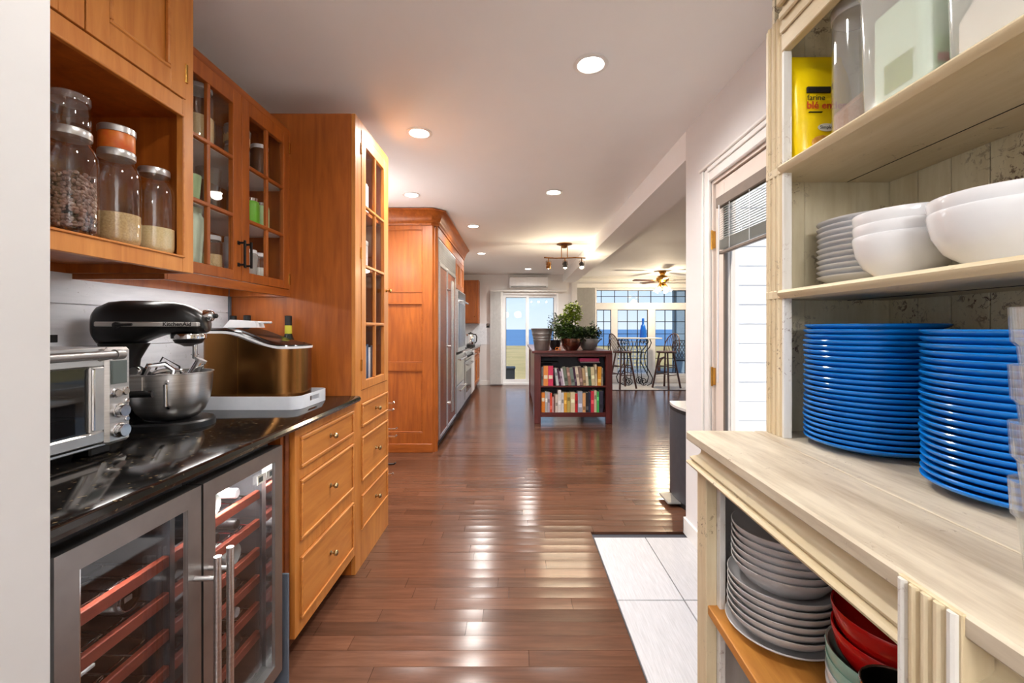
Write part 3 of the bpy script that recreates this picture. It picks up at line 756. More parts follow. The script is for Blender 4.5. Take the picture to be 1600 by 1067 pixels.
for i, yy in enumerate((2.42, 2.55, 2.66)):
    q = T('white_jar', 'white lidded jar, %s from the hinges on the third shelf of the tall cabinet' % ORD[i], 'jar', (-.95, yy, 1.60))
    MB().lathe([(.045, 0), (.05, .01), (.05, .15), (.046, .16)], (-.95, yy, 1.60), 18).build('jar_body', 'white_plastic', q)
    MB().lathe([(.052, .155), (.052, .18), (.045, .185), (0, .187)], (-.95, yy, 1.60), 18).build('lid', 'trash_lid', q)
o = T('cereal_box', 'yellow packet on the top shelf of the tall cabinet', 'packet', (-.95, 2.45, 1.92))
bx(-1.0, -.90, 2.39, 2.50, 1.92, 2.16, .003).build('carton', 'label_yellow', o); bx(-.8995, -.899, 2.40, 2.49, 2.0, 2.1).build('print', 'ink_white', o)
o = T('carton', 'white carton on the top shelf of the tall cabinet', 'carton', (-.95, 2.62, 1.92))
bx(-1.0, -.90, 2.56, 2.68, 1.92, 2.12, .003).build('carton_body', 'white_plastic', o); bx(-.9995, -.90, 2.58, 2.66, 2.12, 2.125).build('flap', 'trash_lid', o)

# upper open unit with a cupboard above
XO = -1.05; XU = -1.146
t = T('open_wall_unit', 'honey cherry wall unit with open jar shelf under a panelled door', 'cabinet', (-1.25, 1.08, 1.43))
Y0, Y1 = .735, 1.428
m = MB(); m.box(-1.455, XO - .02, Y0, Y0 + .02, 1.43, 2.455); m.box(-1.455, XO - .02, Y1 - .02, Y1, 1.43, 2.455); m.box(-1.455, -1.445, Y0 + .02, Y1 - .02, 1.43, 2.455)
m.box(-1.445, XO - .02, Y0 + .02, Y1 - .02, 1.458, 1.478); m.box(-1.445, XO - .02, Y0 + .02, Y1 - .02, 1.93, 1.95); m.box(-1.445, XO - .02, Y0 + .02, Y1 - .02, 2.435, 2.455)
m.build('body', 'cherry_v', t)
m = MB()
for (a, b_, c, d) in ((Y1 - .046, Y1, 1.43, 2.455), (Y0, Y0 + .04, 1.43, 2.455), (Y0 + .04, Y1 - .046, 1.43, 1.48), (Y0 + .04, Y1 - .046, 1.924, 1.974), (Y0 + .04, Y1 - .046, 2.42, 2.455)):
    m.box(XO - .02, XO, a, b_, c, d, .0012)
m.build('face_frame', 'honey_v', t)
m = MB(); e_ = .006
m.box(XO, XO + .004, Y0 + .034, Y1 - .040, 1.918, 1.925, .002); m.box(XO, XO + .004, Y1 - .047, Y1 - .040, 1.474, 1.925, .002); m.box(XO, XO + .004, Y0 + .034, Y1 - .040, 1.474, 1.481, .002)
m.build('opening_bead', 'honey_h', t)
def panel_door(t, x, ya, yb, za, zb, kn=None, mat='honey_v'):
    m = MB(); st = .062
    m.box(x - .016, x + .004, ya, ya + st, za, zb, .0012); m.box(x - .016, x + .004, yb - st, yb, za, zb, .0012)
    m.box(x - .016, x + .004, ya + st, yb - st, za, za + st, .0012); m.box(x - .016, x + .004, ya + st, yb - st, zb - st, zb, .0012)
    d = m.build('door', mat, t)
    bx(x - .014, x - .006, ya + st, yb - st, za + st, zb - st).build('panel', mat, d)
    g = MB(); w_ = .011
    g.box(x - .006, x + .007, ya + st, yb - st, za + st, za + st + w_, .003); g.box(x - .006, x + .007, ya + st, yb - st, zb - st - w_, zb - st, .003)
    g.box(x - .006, x + .007, ya + st, ya + st + w_, za + st + w_, zb - st - w_, .003); g.box(x - .006, x + .007, yb - st - w_, yb - st, za + st + w_, zb - st - w_, .003)
    g.build('bead', 'honey_h', d)
    if kn:
        MB().lathe([(.009, 0), (.005, .004), (.005, .013), (.012, .019), (.0135, .025), (.009, .031), (0, .033)], seg=14, M=frame_m((x + .004, kn[0], kn[1]), (0, 1, 0), (0, 0, 1))).build('knob', 'pewter_brass', d)
    return d
d = panel_door(t, XO, 1.068, 1.392, 1.977, 2.417, (1.099, 2.19))
for z in (2.06, 2.33): bx(XO + .002, XO + .007, 1.387, 1.397, z - .03, z + .03, .001).build('hinge', 'brass', d)
panel_door(t, XO, .777, 1.064, 1.977, 2.417, (1.035, 2.19))
# glazed upper cabinet
t = T('glazed_wall_cabinet', 'cherry wall cabinet with two glazed doors and black pulls', 'cabinet', (-1.3, 1.83, 1.41))
Y0, Y1 = 1.430, 2.224
m = MB(); m.box(-1.455, XU - .02, Y0, Y0 + .018, 1.413, 2.256); m.box(-1.455, XU - .02, Y1 - .018, Y1, 1.413, 2.256); m.box(-1.455, -1.445, Y0 + .018, Y1 - .018, 1.413, 2.256)
m.box(-1.445, XU - .02, Y0 + .018, Y1 - .018, 1.452, 1.470); m.box(-1.445, XU - .02, Y0 + .018, Y1 - .018, 2.236, 2.256)
m.build('body', 'cherry_v', t)
m = MB()
for (a, b_, c, d) in ((Y0, Y0 + .012, 1.413, 2.256), (Y1 - .012, Y1, 1.413, 2.256), (Y0 + .012, Y1 - .012, 1.413, 1.448), (Y0 + .012, Y1 - .012, 2.226, 2.256)): m.box(XU - .02, XU, a, b_, c, d, .0012)
m.build('face_frame', 'cherry_h', t)
for z in (1.716, 1.95): bx(-1.445, -1.172, Y0 + .018, Y1 - .018, z - .007, z + .008).build('shelf', 'trim_white', t)
mid = 1.828
for ya, yb, hy in ((Y0 + .014, mid - .002, mid - .022), (mid + .002, Y1 - .014, mid + .022)):
    d = glazed(t, XU, ya, yb, 1.450, 2.224, 2, (1.712, 1.944), .052, .060, .040, 'cherry_v', 'cherry_h')
    h = MB(); h.box(XU + .026, XU + .034, hy - .004, hy + .004, 1.505, 1.615, .001)
    for z in (1.515, 1.605): h.box(XU + .003, XU + .030, hy - .004, hy + .004, z - .004, z + .004, .001); h.box(XU + .003, XU + .006, hy - .008, hy + .008, z - .008, z + .008, .001)
    h.build('pull', 'black_metal', d)
    for z in (1.50, 2.16):
        q = Y1 - .014 if hy > mid else Y0 + .014
        bx(XU + .002, XU + .007, q - .003, q + .006, z - .028, z + .028, .001).build('hinge', 'brass', d)
# light bar added under the wall cabinets to brighten the backsplash
ub = T('added_under_cabinet_light', 'slim white light bar added under the wall cabinets as fill', 'light bar', (-1.27, 1.6, 1.44))
bx(-1.285, -1.255, 1.455, 2.15, 1.436, 1.4515, .003).build('housing', 'trim_white', ub); bx(-1.282, -1.258, 1.46, 2.145, 1.4335, 1.436).build('diffuser', 'added_bar_lens', ub)
# contents: lathe jars with lids
def jar(name, loc, r, h, bodymat, lidmat, label, fill=None, cat='jar', taper=1.0, group=None, lidh=.018, lidr=None):
    if loc[0] == -1.222 and not (1.99 > loc[2] > 1.95 and name == 'plastic_tub') and loc[2] < 2.0: h = h * 1.16
    q = T(name, label, cat, loc, group=group)
    MB().lathe([(r * .9 * taper, 0), (r * taper, .006), (r, h * .78), (r * .93, h * .86), (r * .82, h * .9), (r * .82, h - lidh)], loc, 20).build('jar_body', bodymat, q)
    lr = lidr or r * .86
    MB().lathe([(lr, h - lidh), (lr, h - .002), (lr - .002, h), (0, h)], loc, 20).build('lid', lidmat, q)
    if fill:
        MB().lathe([(0, .004), (r * .86 * taper, .004), (r * .93, .01), (r * .93, h * fill[0]), (0, h * fill[0] + .002)], loc, 18).build('contents', fill[1], q)
    return q
gz = ((1.4705, 'lowest'), (1.7245, 'middle'), (1.9585, 'top'))
S3 = 'shelf of the glazed wall cabinet'
jar('storage_jar', (-1.222, 1.50, 1.9585), .055, .19, 'jar_glass', 'lime', 'glass jar with lime green lid on the top ' + S3, (.4, 'leaf_dark'))
jar('storage_jar', (-1.222, 1.68, 1.9585), .058, .19, 'jar_glass', 'white_plastic', 'white-lidded glass pasta jar on the top ' + S3, (.45, 'grain_pale'))
jar('plastic_tub', (-1.222, 1.92, 1.9585), .052, .09, 'frosted_plastic', 'white_plastic', 'plastic tub of yellow pasta on the top ' + S3, (.7, 'grain_pale'), taper=.85, cat='tub')
jar('plastic_tub', (-1.222, 1.92, 2.0495), .055, .085, 'frosted_plastic', 'white_plastic', 'plastic tub stacked on another tub on the top ' + S3, (.5, 'grain_pale'), taper=.85, cat='tub')
jar('spread_jar', (-1.222, 2.09, 1.9585), .04, .14, 'jar_brown', 'white_plastic', 'brown spread jar with white lid on the top ' + S3, lidr=.038)
glass_cup((-1.222, 1.53, 1.7245), .045, .11, 'lime green drinking cup on the middle ' + S3, 'drinking_cup', 'lime')
glass_cup((-1.222, 1.635, 1.7245), .042, .10, 'pale green drinking cup on the middle ' + S3, 'drinking_cup', 'pale_green')
glass_cup((-1.222, 1.745, 1.7245), .045, .16, 'clear glass pitcher on the middle ' + S3, 'glass_pitcher')
jar('storage_jar', (-1.222, 1.925, 1.7245), .044, .14, 'jar_glass', 'white_plastic', 'white-lidded glass nut jar on the middle ' + S3, (.7, 'grain_pink'))
jar('storage_jar', (-1.222, 2.025, 1.7245), .034, .11, 'lime', 'chrome', 'small lime green canister on the middle ' + S3)
jar('storage_jar', (-1.222, 2.105, 1.7245), .034, .11, 'pale_green', 'chrome', 'second small pale green canister on the middle ' + S3)
jar('travel_mug', (-1.222, 1.52, 1.4705), .05, .20, 'pale_green', 'mint', 'pale green lidded mug on the lowest ' + S3, cat='mug', taper=.8)
jar('travel_mug', (-1.222, 1.635, 1.4705), .05, .20, 'mint', 'mint', 'mint lidded mug on the lowest ' + S3, cat='mug', taper=.8)
jar('storage_jar', (-1.222, 1.75, 1.4705), .045, .13, 'jar_glass', 'cap_grey', 'glass jar of brown grain on the lowest ' + S3, (.5, 'grain'))
for i, (yy, r, h) in enumerate(((1.90, .042, .15), (1.995, .045, .12))):
    jar('plastic_tub', (-1.222, yy, 1.4705), r, h, 'white_plastic' if i == 0 else 'frosted_plastic', 'white_plastic', ('white beaker-like tub' if i == 0 else 'cloudy plastic tub') + ' on the lowest ' + S3, taper=.8, cat='tub')
jar('spice_jar', (-1.222, 2.085, 1.4705), .032, .12, 'jar_glass', 'white_plastic', 'small glass jar with white lid on the lowest ' + S3, (.5, 'ink_white'))

# ------------------------------------------------------------------ mason jars on the open shelf
def mason(loc, r, h, label, lidmat='lid_silver'):
    q = T('mason_jar', label, 'jar', loc, group='mason jars on the open shelf')
    MB().shell([(0.0, .003), (r * .80, .002), (r * .95, .010), (r, .022), (r, h * .68), (r * .96, h * .76), (r * .84, h * .83), (r * .72, h * .865), (r * .70, h * .88), (r * .72, h * .89), (r * .69, h * .90), (r * .72, h * .915), (r * .70, h * .96)], loc, 36).build('jar_body', 'jar_glass', q)
    MB().lathe([(r * .76, h * .925), (r * .77, h * .93), (r * .77, h * .985), (r * .74, h), (r * .55, h), (r * .53, h * .994), (0, h * .994)], loc, 36).build('lid', lidmat, q)
    return q
def fillup(loc, r, h, mat, name, label, cat):
    o = MB().lathe([(0, .0), (r * .80, .0), (r * .93, .010), (r * .955, .022), (r * .955, h), (r * .5, h + .005), (0, h + .004)], (loc[0], loc[1], loc[2] + .0045), 28).build(name, mat)
    tag(o, label, cat, kind='stuff'); return o
JZ = 1.4785
J = [(-1.115, 1.352), (-1.115, 1.225), (-1.115, 1.095), (-1.12, .963)]
mason((J[0][0], J[0][1], JZ), .052, .262, 'mason jar one third full of pale grain, at the stile end of the open shelf')
fillup((J[0][0], J[0][1], JZ), .052, .075, 'grain_pale', 'pale_grain', 'fine pale grain in the last mason jar by the stile', 'grain')
mason((J[1][0], J[1][1], JZ), .054, .266, 'mason jar of tan grain carrying a small preserve jar')
fillup((J[1][0], J[1][1], JZ), .054, .085, 'grain', 'tan_grain', 'tan grain in the mason jar under the preserve jar', 'grain')
mason((J[2][0], J[2][1], JZ), .056, .268, 'mason jar of dark round beans carrying a small empty jar')
mason((J[3][0], J[3][1], JZ), .056, .262, 'mason jar of pale seeds beside the white wall end')
fillup((J[3][0], J[3][1], JZ), .056, .19, 'grain_pale', 'pale_seeds', 'pale seeds filling the mason jar beside the wall end', 'seeds')
bm_ = MB(); rr = .056 * .955
cx, cy = J[2]
for i in range(750):
    z = .012 + random.random() ** 0.9 * .135
    a = random.uniform(0, 6.283); rd = rr - .008 if random.random() < .75 else rr * math.sqrt(random.random()) * .8
    M = Matrix.Translation((cx + rd * math.cos(a), cy + rd * math.sin(a), JZ + z + .008)) @ Matrix.Rotation(a + random.uniform(-.5, .5), 4, 'Z') @ Matrix.Rotation(random.uniform(-1, 1), 4, 'Y')
    bm_.ball((0, 0, 0), .0048, .0066, .0062, 8, 5, M)
o = bm_.build('beans', 'coffee'); tag(o, 'dark brown round beans filling half of a mason jar', 'beans', kind='stuff')
q = T('preserve_jar', 'small jar of orange preserve with silver lid on top of a mason jar', 'jar', (J[1][0], J[1][1], JZ + .2665))
pl = (J[1][0], J[1][1], JZ + .2668)
MB().lathe([(.038, 0), (.040, .004), (.040, .045), (.037, .05)], pl, 24).build('jar_body', 'preserve', q)
MB().lathe([(.042, .046), (.042, .062), (.039, .065), (.03, .065), (.029, .063), (0, .063)], pl, 24).build('lid', 'lid_silver', q)
q = T('small_jar', 'small empty clear jar on top of the bean jar', 'jar', (J[2][0], J[2][1], JZ + .2685))
pl = (J[2][0], J[2][1], JZ + .2688)
MB().shell([(0, .002), (.034, .002), (.040, .008), (.040, .06), (.036, .066), (.036, .072)], pl, 24).build('jar_body', 'jar_glass', q)
MB().lathe([(.039, .068), (.040, .070), (.040, .084), (.037, .087), (0, .087)], pl, 24).build('lid', 'clear_plastic', q)

# ================================================================== things on the worktop
CZ = .911
# toaster oven, front towards the aisle
t = T('toaster_oven', 'brushed steel countertop oven with dials and a bar handle', 'toaster oven', (-1.26, 1.01, CZ))
YA, YB, XF = .785, 1.248, -1.10
m = MB(); m.box(-1.425, XF - .012, YA, YB, .934, .945, .003); m.box(-1.425, XF - .012, YA, YB, 1.186, 1.20, .003); m.box(-1.425, -1.41, YA, YB, .945, 1.186)
m.box(-1.41, XF - .012, YA, YA + .012, .945, 1.186); m.box(-1.41, XF - .012, 1.176, YB, .945, 1.186); m.build('case', 'steel_h', t)
for xx in (-1.39, -1.15):
    for yy in (YA + .05, YB - .06): MB().box(xx - .025, xx + .025, yy - .03, yy + .03, CZ, .934, .004).build('foot', 'black_plastic', t)
m = MB(); y0, y1 = YA, 1.170
m.box(XF - .012, XF + .004, y0, y1, .948, .980, .004); m.box(XF - .012, XF + .004, y0, y1, 1.150, 1.186, .004); m.box(XF - .012, XF + .004, 1.128, y1, .980, 1.150, .003); m.box(XF - .012, XF + .004, y0, y0 + .04, .980, 1.150, .003)
d = m.build('oven_door', 'steel_h', t)
bx(XF - .007, XF - .003, y0 + .04, 1.128, .980, 1.150).build('pane', 'oven_glass', d)
MB().box(XF + .004, XF + .009, 1.131, 1.140, .985, 1.146, .004).build('door_rib', 'chrome', d)
h = MB(); h.tube([(-1.052, y0 + .01, 1.183), (-1.052, 1.165, 1.183)], .011, 14); h.build('bar_handle', 'steel_frame', d)
h = MB(); h.tube([(-1.052, 1.148, 1.183), (-1.052, 1.172, 1.183)], .0135, 14); h.tube([(-1.052, 1.16, 1.183), (XF + .002, 1.155, 1.172)], .008, 8); h.build('handle_end', 'galvanized', d)
pn = MB().box(XF - .012, XF + .006, 1.173, YB, .938, 1.200, .008).build('control_panel', 'steel', t)
m = MB().box(XF + .006, XF + .008, 1.183, 1.232, 1.100, 1.164, .002).build('display', 'lcd', pn)
MB().box(XF + .008, XF + .0085, 1.187, 1.228, 1.104, 1.160).build('display_screen', 'lcd', pn)
def dial(y, z, r, h, par, name='dial'):
    M = frame_m((XF + .006, y, z), (0, 1, 0), (0, 0, 1))
    MB().lathe([(r * 1.15, 0), (r * 1.15, .003), (r, .004), (r, h * .85), (r * .9, h), (0, h)], seg=24, M=M).build(name, 'chrome', par)
dial(1.196, 1.075, .011, .012, pn, 'button'); dial(1.227, 1.077, .010, .006, pn, 'button')
dial(1.208, 1.026, .017, .020, pn); dial(1.208, .972, .018, .020, pn); dial(1.232, 1.048, .006, .004, pn, 'button'); dial(1.232, .999, .006, .004, pn, 'button')
for z in (1.02, 1.075):
    k = MB()
    for q in range(7): k.tube([(-1.4, YA + .05 + q * .05, z), (-1.13, YA + .05 + q * .05, z)], .0018, 5)
    k.tube([(-1.13, YA + .015, z), (-1.13, 1.17, z)], .0025, 6); k.tube([(-1.3, YA + .015, z), (-1.3, 1.17, z)], .0025, 6)
    k.build('wire_rack', 'chrome', t)

# stand mixer, head pointing to the aisle
mx = T('stand_mixer', 'black bowl-lift stand mixer with a steel bowl', 'stand mixer', (-1.245, 1.525, CZ), R(16))
L = local(mx)
pts = []
for k in range(25):
    a = -math.pi / 2 + math.pi * k / 24; pts.append((.055 + .115 * math.cos(a), .112 * math.sin(a)))
for k in range(9):
    a = math.pi / 2 + math.pi * k / 8; pts.append((-.125 + .03 * math.cos(a), .085 * math.sin(a)))
def plate(mb, pts, z0, z1, ch, M):
    n = len(pts); cx = sum(p[0] for p in pts) / n; cy = sum(p[1] for p in pts) / n
    ins = [(cx + (x - cx) * (1 - ch), cy + (y - cy) * (1 - ch)) for x, y in pts]
    vs = [(x, y, z0) for x, y in pts] + [(x, y, z1 - .006) for x, y in pts] + [(x, y, z1) for x, y in ins]
    fs = [tuple(range(n))[::-1], tuple(range(2 * n, 3 * n))]
    for r_ in range(2): fs += [(r_ * n + i, r_ * n + (i + 1) % n, (r_ + 1) * n + (i + 1) % n, (r_ + 1) * n + i) for i in range(n)]
    mb.add(vs, fs, M); return mb
plate(MB(), pts, 0.0, .026, .05, L).build('base', 'black_satin', mx)
m = MB()   # column, lofted
secs = [(.02, -.155, -.04, .075), (.07, -.15, -.062, .060), (.15, -.145, -.07, .052), (.235, -.15, -.06, .052), (.29, -.16, -.03, .054)]
def loft(mb, rings, M, cap=True):
    n = len(rings[0]); vs = [p for r_ in rings for p in r_]; fs = []
    for i in range(len(rings) - 1): fs += [(i * n + k, i * n + (k + 1) % n, (i + 1) * n + (k + 1) % n, (i + 1) * n + k) for k in range(n)]
    if cap: fs += [tuple(range(n))[::-1], tuple((len(rings) - 1) * n + k for k in range(n))]
    mb.add(vs, fs, M); return mb
def sq(cx, cy, hx, hy, n=24, p=3.2):
    out = []
    for k in range(n):
        a = 2 * math.pi * k / n; c, s_ = math.cos(a), math.sin(a)
        out.append((cx + hx * math.copysign(abs(c) ** (2 / p), c), cy + hy * math.copysign(abs(s_) ** (2 / p), s_)))
    return out
loft(m, [[(x, y, z) for x, y in sq((a + b_) / 2, 0, (b_ - a) / 2, w_)] for z, a, b_, w_ in secs], L).build('column', 'black_satin', mx)
m = MB()
hs = [(-.178, .335, .375, .020), (-.172, .305, .400, .040), (-.160, .288, .415, .050), (-.130, .278, .431, .057), (-.09, .277, .436, .060), (-.05, .285, .437, .061), (-.02, .302, .437, .061),
      (.02, .318, .436, .061), (.06, .322, .432, .060), (.09, .322, .424, .058), (.12, .322, .408, .052), (.14, .324, .390, .045), (.15, .330, .375, .036)]
loft(m, [[(x, y, z) for y, z in sq(0, (a + b_) / 2, w_, (b_ - a) / 2, 28, 3.0)] for x, a, b_, w_ in hs], L).build('motor_head', 'black_satin', mx, 50)
bd = MB().box(-.150, .142, -.0635, .0635, .347, .363, .003, M=L).build('trim_band', 'band_silver', mx)
text(bd, 'KitchenAid', .0185, 'ink_black', L @ frame_m((.040, -.0639, .3492), (1, 0, 0), (0, 0, 1)), bold=.0004)
MB().tube([(-.085, -.0635, .352), (-.085, -.075, .352)], .010, 12, M=L).tube([(-.085, -.073, .352), (-.04, -.076, .354)], .0045, 8, M=L).build('speed_lever', 'black_plastic', mx)
MB().lathe([(.050, .322), (.052, .318), (.052, .306), (.046, .302)], (.092, 0, 0), 28, M=L).build('planetary_ring', 'chrome', mx)
MB().lathe([(.046, .302), (.040, .290), (.024, .284), (.014, .278), (0, .278)], (.092, 0, 0), 24, M=L).build('planetary_hub', 'black_satin', mx)
MB().lathe([(.008, .284), (.008, .238), (.006, .234), (0, .234)], (.110, 0, 0), 12, M=L).box(.098, .122, -.002, .002, .246, .250, M=L).build('beater_shaft', 'chrome', mx)
MB().lathe([(.022, 0), (.022, .012), (.018, .026), (.012, .03), (0, .03)], seg=20, M=L @ frame_m((.140, 0, .386), (0, 1, 0), (0, 0, 1))).build('hub_cover', 'chrome', mx)
MB().lathe([(.010, .028), (.008, .04), (0, .044)], seg=14, M=L @ frame_m((.140, 0, .386), (0, 1, 0), (0, 0, 1))).build('hub_knob', 'black_plastic', mx)
BC = (.040, 0)
for s_ in (-1, 1):
    MB().tube([(-.10, s_ * .045, .125), (-.06, s_ * .105, .128), (.0, s_ * .128, .13), (.04, s_ * .128, .13)], .011, 10, M=L).build('bowl_arm', 'black_satin', mx)
BR = .121
bp = [(.055, .028), (.075, .032), (.098, .055), (.112, .09), (.118, .13), (BR, .186), (BR + .003, .188), (BR + .003, .190), (BR - .002, .190), (.115, .13), (.109, .09), (.094, .057), (.07, .036), (0, .034)]
bw = MB().lathe(bp, (BC[0], BC[1], 0), 44, M=L).build('mixing_bowl', 'steel', mx)
MB().tube([(.075, -.114, .165), (.078, -.132, .158), (.078, -.132, .090), (.074, -.106, .080)], .0075, 10, M=L).build('bowl_handle', 'chrome', bw)
for s_ in (-1, 1): MB().box(-.055, .01, s_ * .118 - .004, s_ * .118 + .004, .125, .185, .002, M=L).build('bowl_bracket', 'steel', bw)
def wpt(x, y, z): return tuple(L @ Vector((x, y, z)))
o = MB().tube([wpt(-.02, -.03, .06), wpt(-.03, -.04, .17), wpt(-.01, -.035, .215), wpt(.03, -.02, .218), wpt(.055, -.02, .195), wpt(.05, -.03, .15)], [.008, .009, .010, .010, .009, .007], 10)
dh = T('dough_hook', 'curved steel dough hook sticking out of the mixer bowl', 'dough hook', wpt(-.02, -.03, .05)); o.build('hook', 'chrome', dh)
MB().lathe([(.016, 0), (.018, .004), (.018, .014), (.014, .02), (0, .02)], seg=16, M=L @ Matrix.Translation((-.035, -.06, .196)) @ Matrix.Rotation(R(80), 4, 'X')).build('collar', 'chrome', dh)
q = T('wire_whisk', 'looped wire whisk lying in the mixer bowl', 'whisk', wpt(.03, .02, .05))
for k in range(5):
    a = math.pi * k / 5; ring = []
    for j in range(14):
        u = math.pi * 2 * j / 14; rr_ = .036 * math.sin(u); ring.append(wpt(.02 + .06 * math.cos(u), .03 + rr_ * math.cos(a), .165 + rr_ * math.sin(a)))
    MB().tube(ring, .0016, 5, closed=True).build('wire_loop', 'chrome', q)
MB().tube([wpt(-.03, .03, .175), wpt(-.085, .03, .215)], .008, 10).build('whisk_handle', 'black_plastic', q)
q = T('beater_tube', 'fat chrome attachment tube leaning on the mixer bowl rim', 'attachment', wpt(.10, 0, .10))
MB().tube([wpt(.085, -.01, .14), wpt(.128, -.005, .222)], .016, 16).build('tube_body', 'chrome', q)
MB().tube([wpt(.128, -.005, .222), wpt(.133, -.0045, .2315)], .018, 16).build('tube_cap', 'steel', q)
o = MB().tube([wpt(-.06, .09, .03), wpt(-.075, .10, .14), wpt(-.03, .105, .235), wpt(.02, .11, .20), wpt(.045, .12, .05)], .003, 6)
cdn = T('power_cord', 'black power cord looping behind the mixer', 'cord', wpt(-.06, .09, .0)); o.build('cord', 'black_plastic', cdn)

# white tray and the bronze ice maker
t = T('serving_tray', 'white plastic tray with slot handles under the ice maker', 'tray', (-1.15, 1.98, CZ))
X0, X1, Y0, Y1, H, r_, th = -1.405, -.905, 1.828, 2.120, .056, .045, .006
def rrect(x0, x1, y0, y1, r, n=6):
    out = []
    for (cx, cy, a0) in ((x1 - r, y0 + r, -90), (x1 - r, y1 - r, 0), (x0 + r, y1 - r, 90), (x0 + r, y0 + r, 180)):
        for k in range(n + 1):
            a = R(a0 + 90 * k / n); out.append((cx + r * math.cos(a), cy + r * math.sin(a)))
    return out
MB().prism(rrect(X0 + .006, X1 - .006, Y0 + .006, Y1 - .006, r_), 'z', CZ, CZ + .004).build('tray_floor', 'tray_white', t)
outp = rrect(X0, X1, Y0, Y1, r_, 6); inp = rrect(X0 + th, X1 - th, Y0 + th, Y1 - th, r_ - th, 6); n = len(outp)
m = MB(); vs = []; 
for (x, y), (u, v) in zip(outp, inp):
    fl = .006
    vs += [(u, v, CZ + .001), (u, v, CZ + H), (x, y, CZ + H), (x, y, CZ + .001)]
fs = []
for i in range(n):
    if i in (6, 20): continue       # the two short sides carry the slots
    j = (i + 1) % n
    for k in range(4): fs.append((4 * i + k, 4 * i + (k + 1) % 4, 4 * j + (k + 1) % 4, 4 * j + k))
for i in (6, 7, 20, 21): fs.append((4 * i, 4 * i + 1, 4 * i + 2, 4 * i + 3))
m.add(vs, fs)
for xa, xb in ((X1 - th, X1), (X0, X0 + th)):
    ya, yb = Y0 + r_, Y1 - r_; c = (ya + yb) / 2
    m.box(xa, xb, ya, yb, CZ + .001, CZ + .022); m.box(xa, xb, ya, yb, CZ + .044, CZ + H); m.box(xa, xb, ya, c - .045, CZ + .022, CZ + .044); m.box(xa, xb, c + .045, yb, CZ + .022, CZ + .044)
m.build('tray_rim', 'tray_white', t)
t = T('ice_maker', 'bronze countertop ice maker with dark sloping lid and white band', 'ice maker', (-1.14, 1.965, CZ + .005))
def ztop(x):
    u = (x + 1.34) / .41; u = max(0, min(1, u))
    k = max(0, (u - .25) / .6); k = min(1, k); k = k * k * (3 - 2 * k)
    return 1.237 - .012 * 0 - .066 * k
def icep(g):
    out = []
    x0, x1, y0, y1 = -1.34 - g, -.935 + g, 1.860 - g, 2.085 + g
    nx = 16
    for k in range(nx): out.append((x0 + .03 + (x1 - .10 - x0 - .03) * k / nx, y0))
    for k in range(9): a = R(-90 + 90 * k / 8); out.append((x1 - .10 + .10 * math.cos(a), y0 + .10 + .10 * math.sin(a)))
    for k in range(9): a = R(90 * k / 8); out.append((x1 - .10 + .10 * math.cos(a), y1 - .10 + .10 * math.sin(a)))
    for k in range(nx): out.append((x1 - .10 - (x1 - .10 - x0 - .03) * (k + 1) / nx, y1))
    for k in range(1, 5): a = R(90 + 90 * k / 5); out.append((x0 + .03 + .03 * math.cos(a), y1 - .03 + .03 * math.sin(a)))
    for k in range(1, 5): a = R(180 + 90 * k / 5); out.append((x0 + .03 + .03 * math.cos(a), y0 + .03 + .03 * math.sin(a)))
    return out
def icering(g, f): return [(x, y, f(x)) for x, y in icep(g)]
def quadcap(mb, ring, n=None): return mb
loft(MB(), [icering(0, lambda x: CZ + .005), icering(0, lambda x: ztop(x) - .006)], Matrix.Identity(4)).build('housing', 'bronze_gold', t, 30)
loft(MB(), [icering(.003, lambda x: ztop(x) - .006), icering(.004, lambda x: ztop(x) + .004)], Matrix.Identity(4)).build('white_band', 'white_plastic', t, 30)
loft(MB(), [icering(.002, lambda x: ztop(x) + .004), icering(0, lambda x: ztop(x) + .010), icering(-.02, lambda x: ztop(x) + .018)], Matrix.Identity(4)).build('lid', 'black_gloss', t, 40)
bx(-1.1805, -1.179, 1.8592, 1.8602, CZ + .01, 1.222).build('seam', 'brass', t)
q = T('ice_scoop', 'white plastic scoop lying on the ice maker lid', 'scoop', (-1.2, 1.95, 1.255))
z = 1.2562
MB().prism([(-1.28, z), (-1.13, z), (-1.14, z + .028), (-1.25, z + .034)], 'y', 1.915, 1.975).build('scoop_bowl', 'white_plastic', q)
MB().box(-1.14, -1.085, 1.935, 1.955, z + .018, z + .027, .003).build('scoop_handle', 'white_plastic', q)
def oil(x, y, h, label, neck):
    q = T('oil_bottle', label, 'bottle', (x, y, CZ))
    r = .034
    MB().lathe([(r * .9, 0), (r, .006), (r, h * .62), (r * .8, h * .7), (.016, h * .78), (.0145, h * .84)], (x, y, CZ), 20).build('bottle_body', 'wine_dark', q)
    MB().lathe([(.0165, h * .78), (.0165, h * .88)], (x, y, CZ), 16).build('neck_label', neck, q)
    MB().lathe([(.0165, h * .88), (.0165, h * .995), (.014, h), (0, h)], (x, y, CZ), 16).build('cap', 'black_plastic', q)
oil(-1.13, 2.178, .405, 'dark bottle with lime neck label and black cap behind the ice maker', 'label_yellow')
oil(-1.335, 2.178, .408, 'dark bottle with black cap between backsplash and lime-necked bottle', 'black_plastic')
oil(-1.405, 2.178, .405, 'dark bottle with black cap in the corner by the backsplash', 'black_plastic')
q = T('card', 'small white card with green edge against the tall cabinet side', 'card', (-1.06, 2.205, CZ))
bx(-1.085, -1.045, 2.2150, 2.2180, CZ, 1.062, .0005).build('card_sheet', 'ink_white', q)
g = MB(); g.box(-1.0855, -1.081, 2.2143, 2.2149, CZ + .001, 1.062); g.box(-1.081, -1.045, 2.2143, 2.2149, 1.056, 1.062); g.build('green_border', 'lime', q)

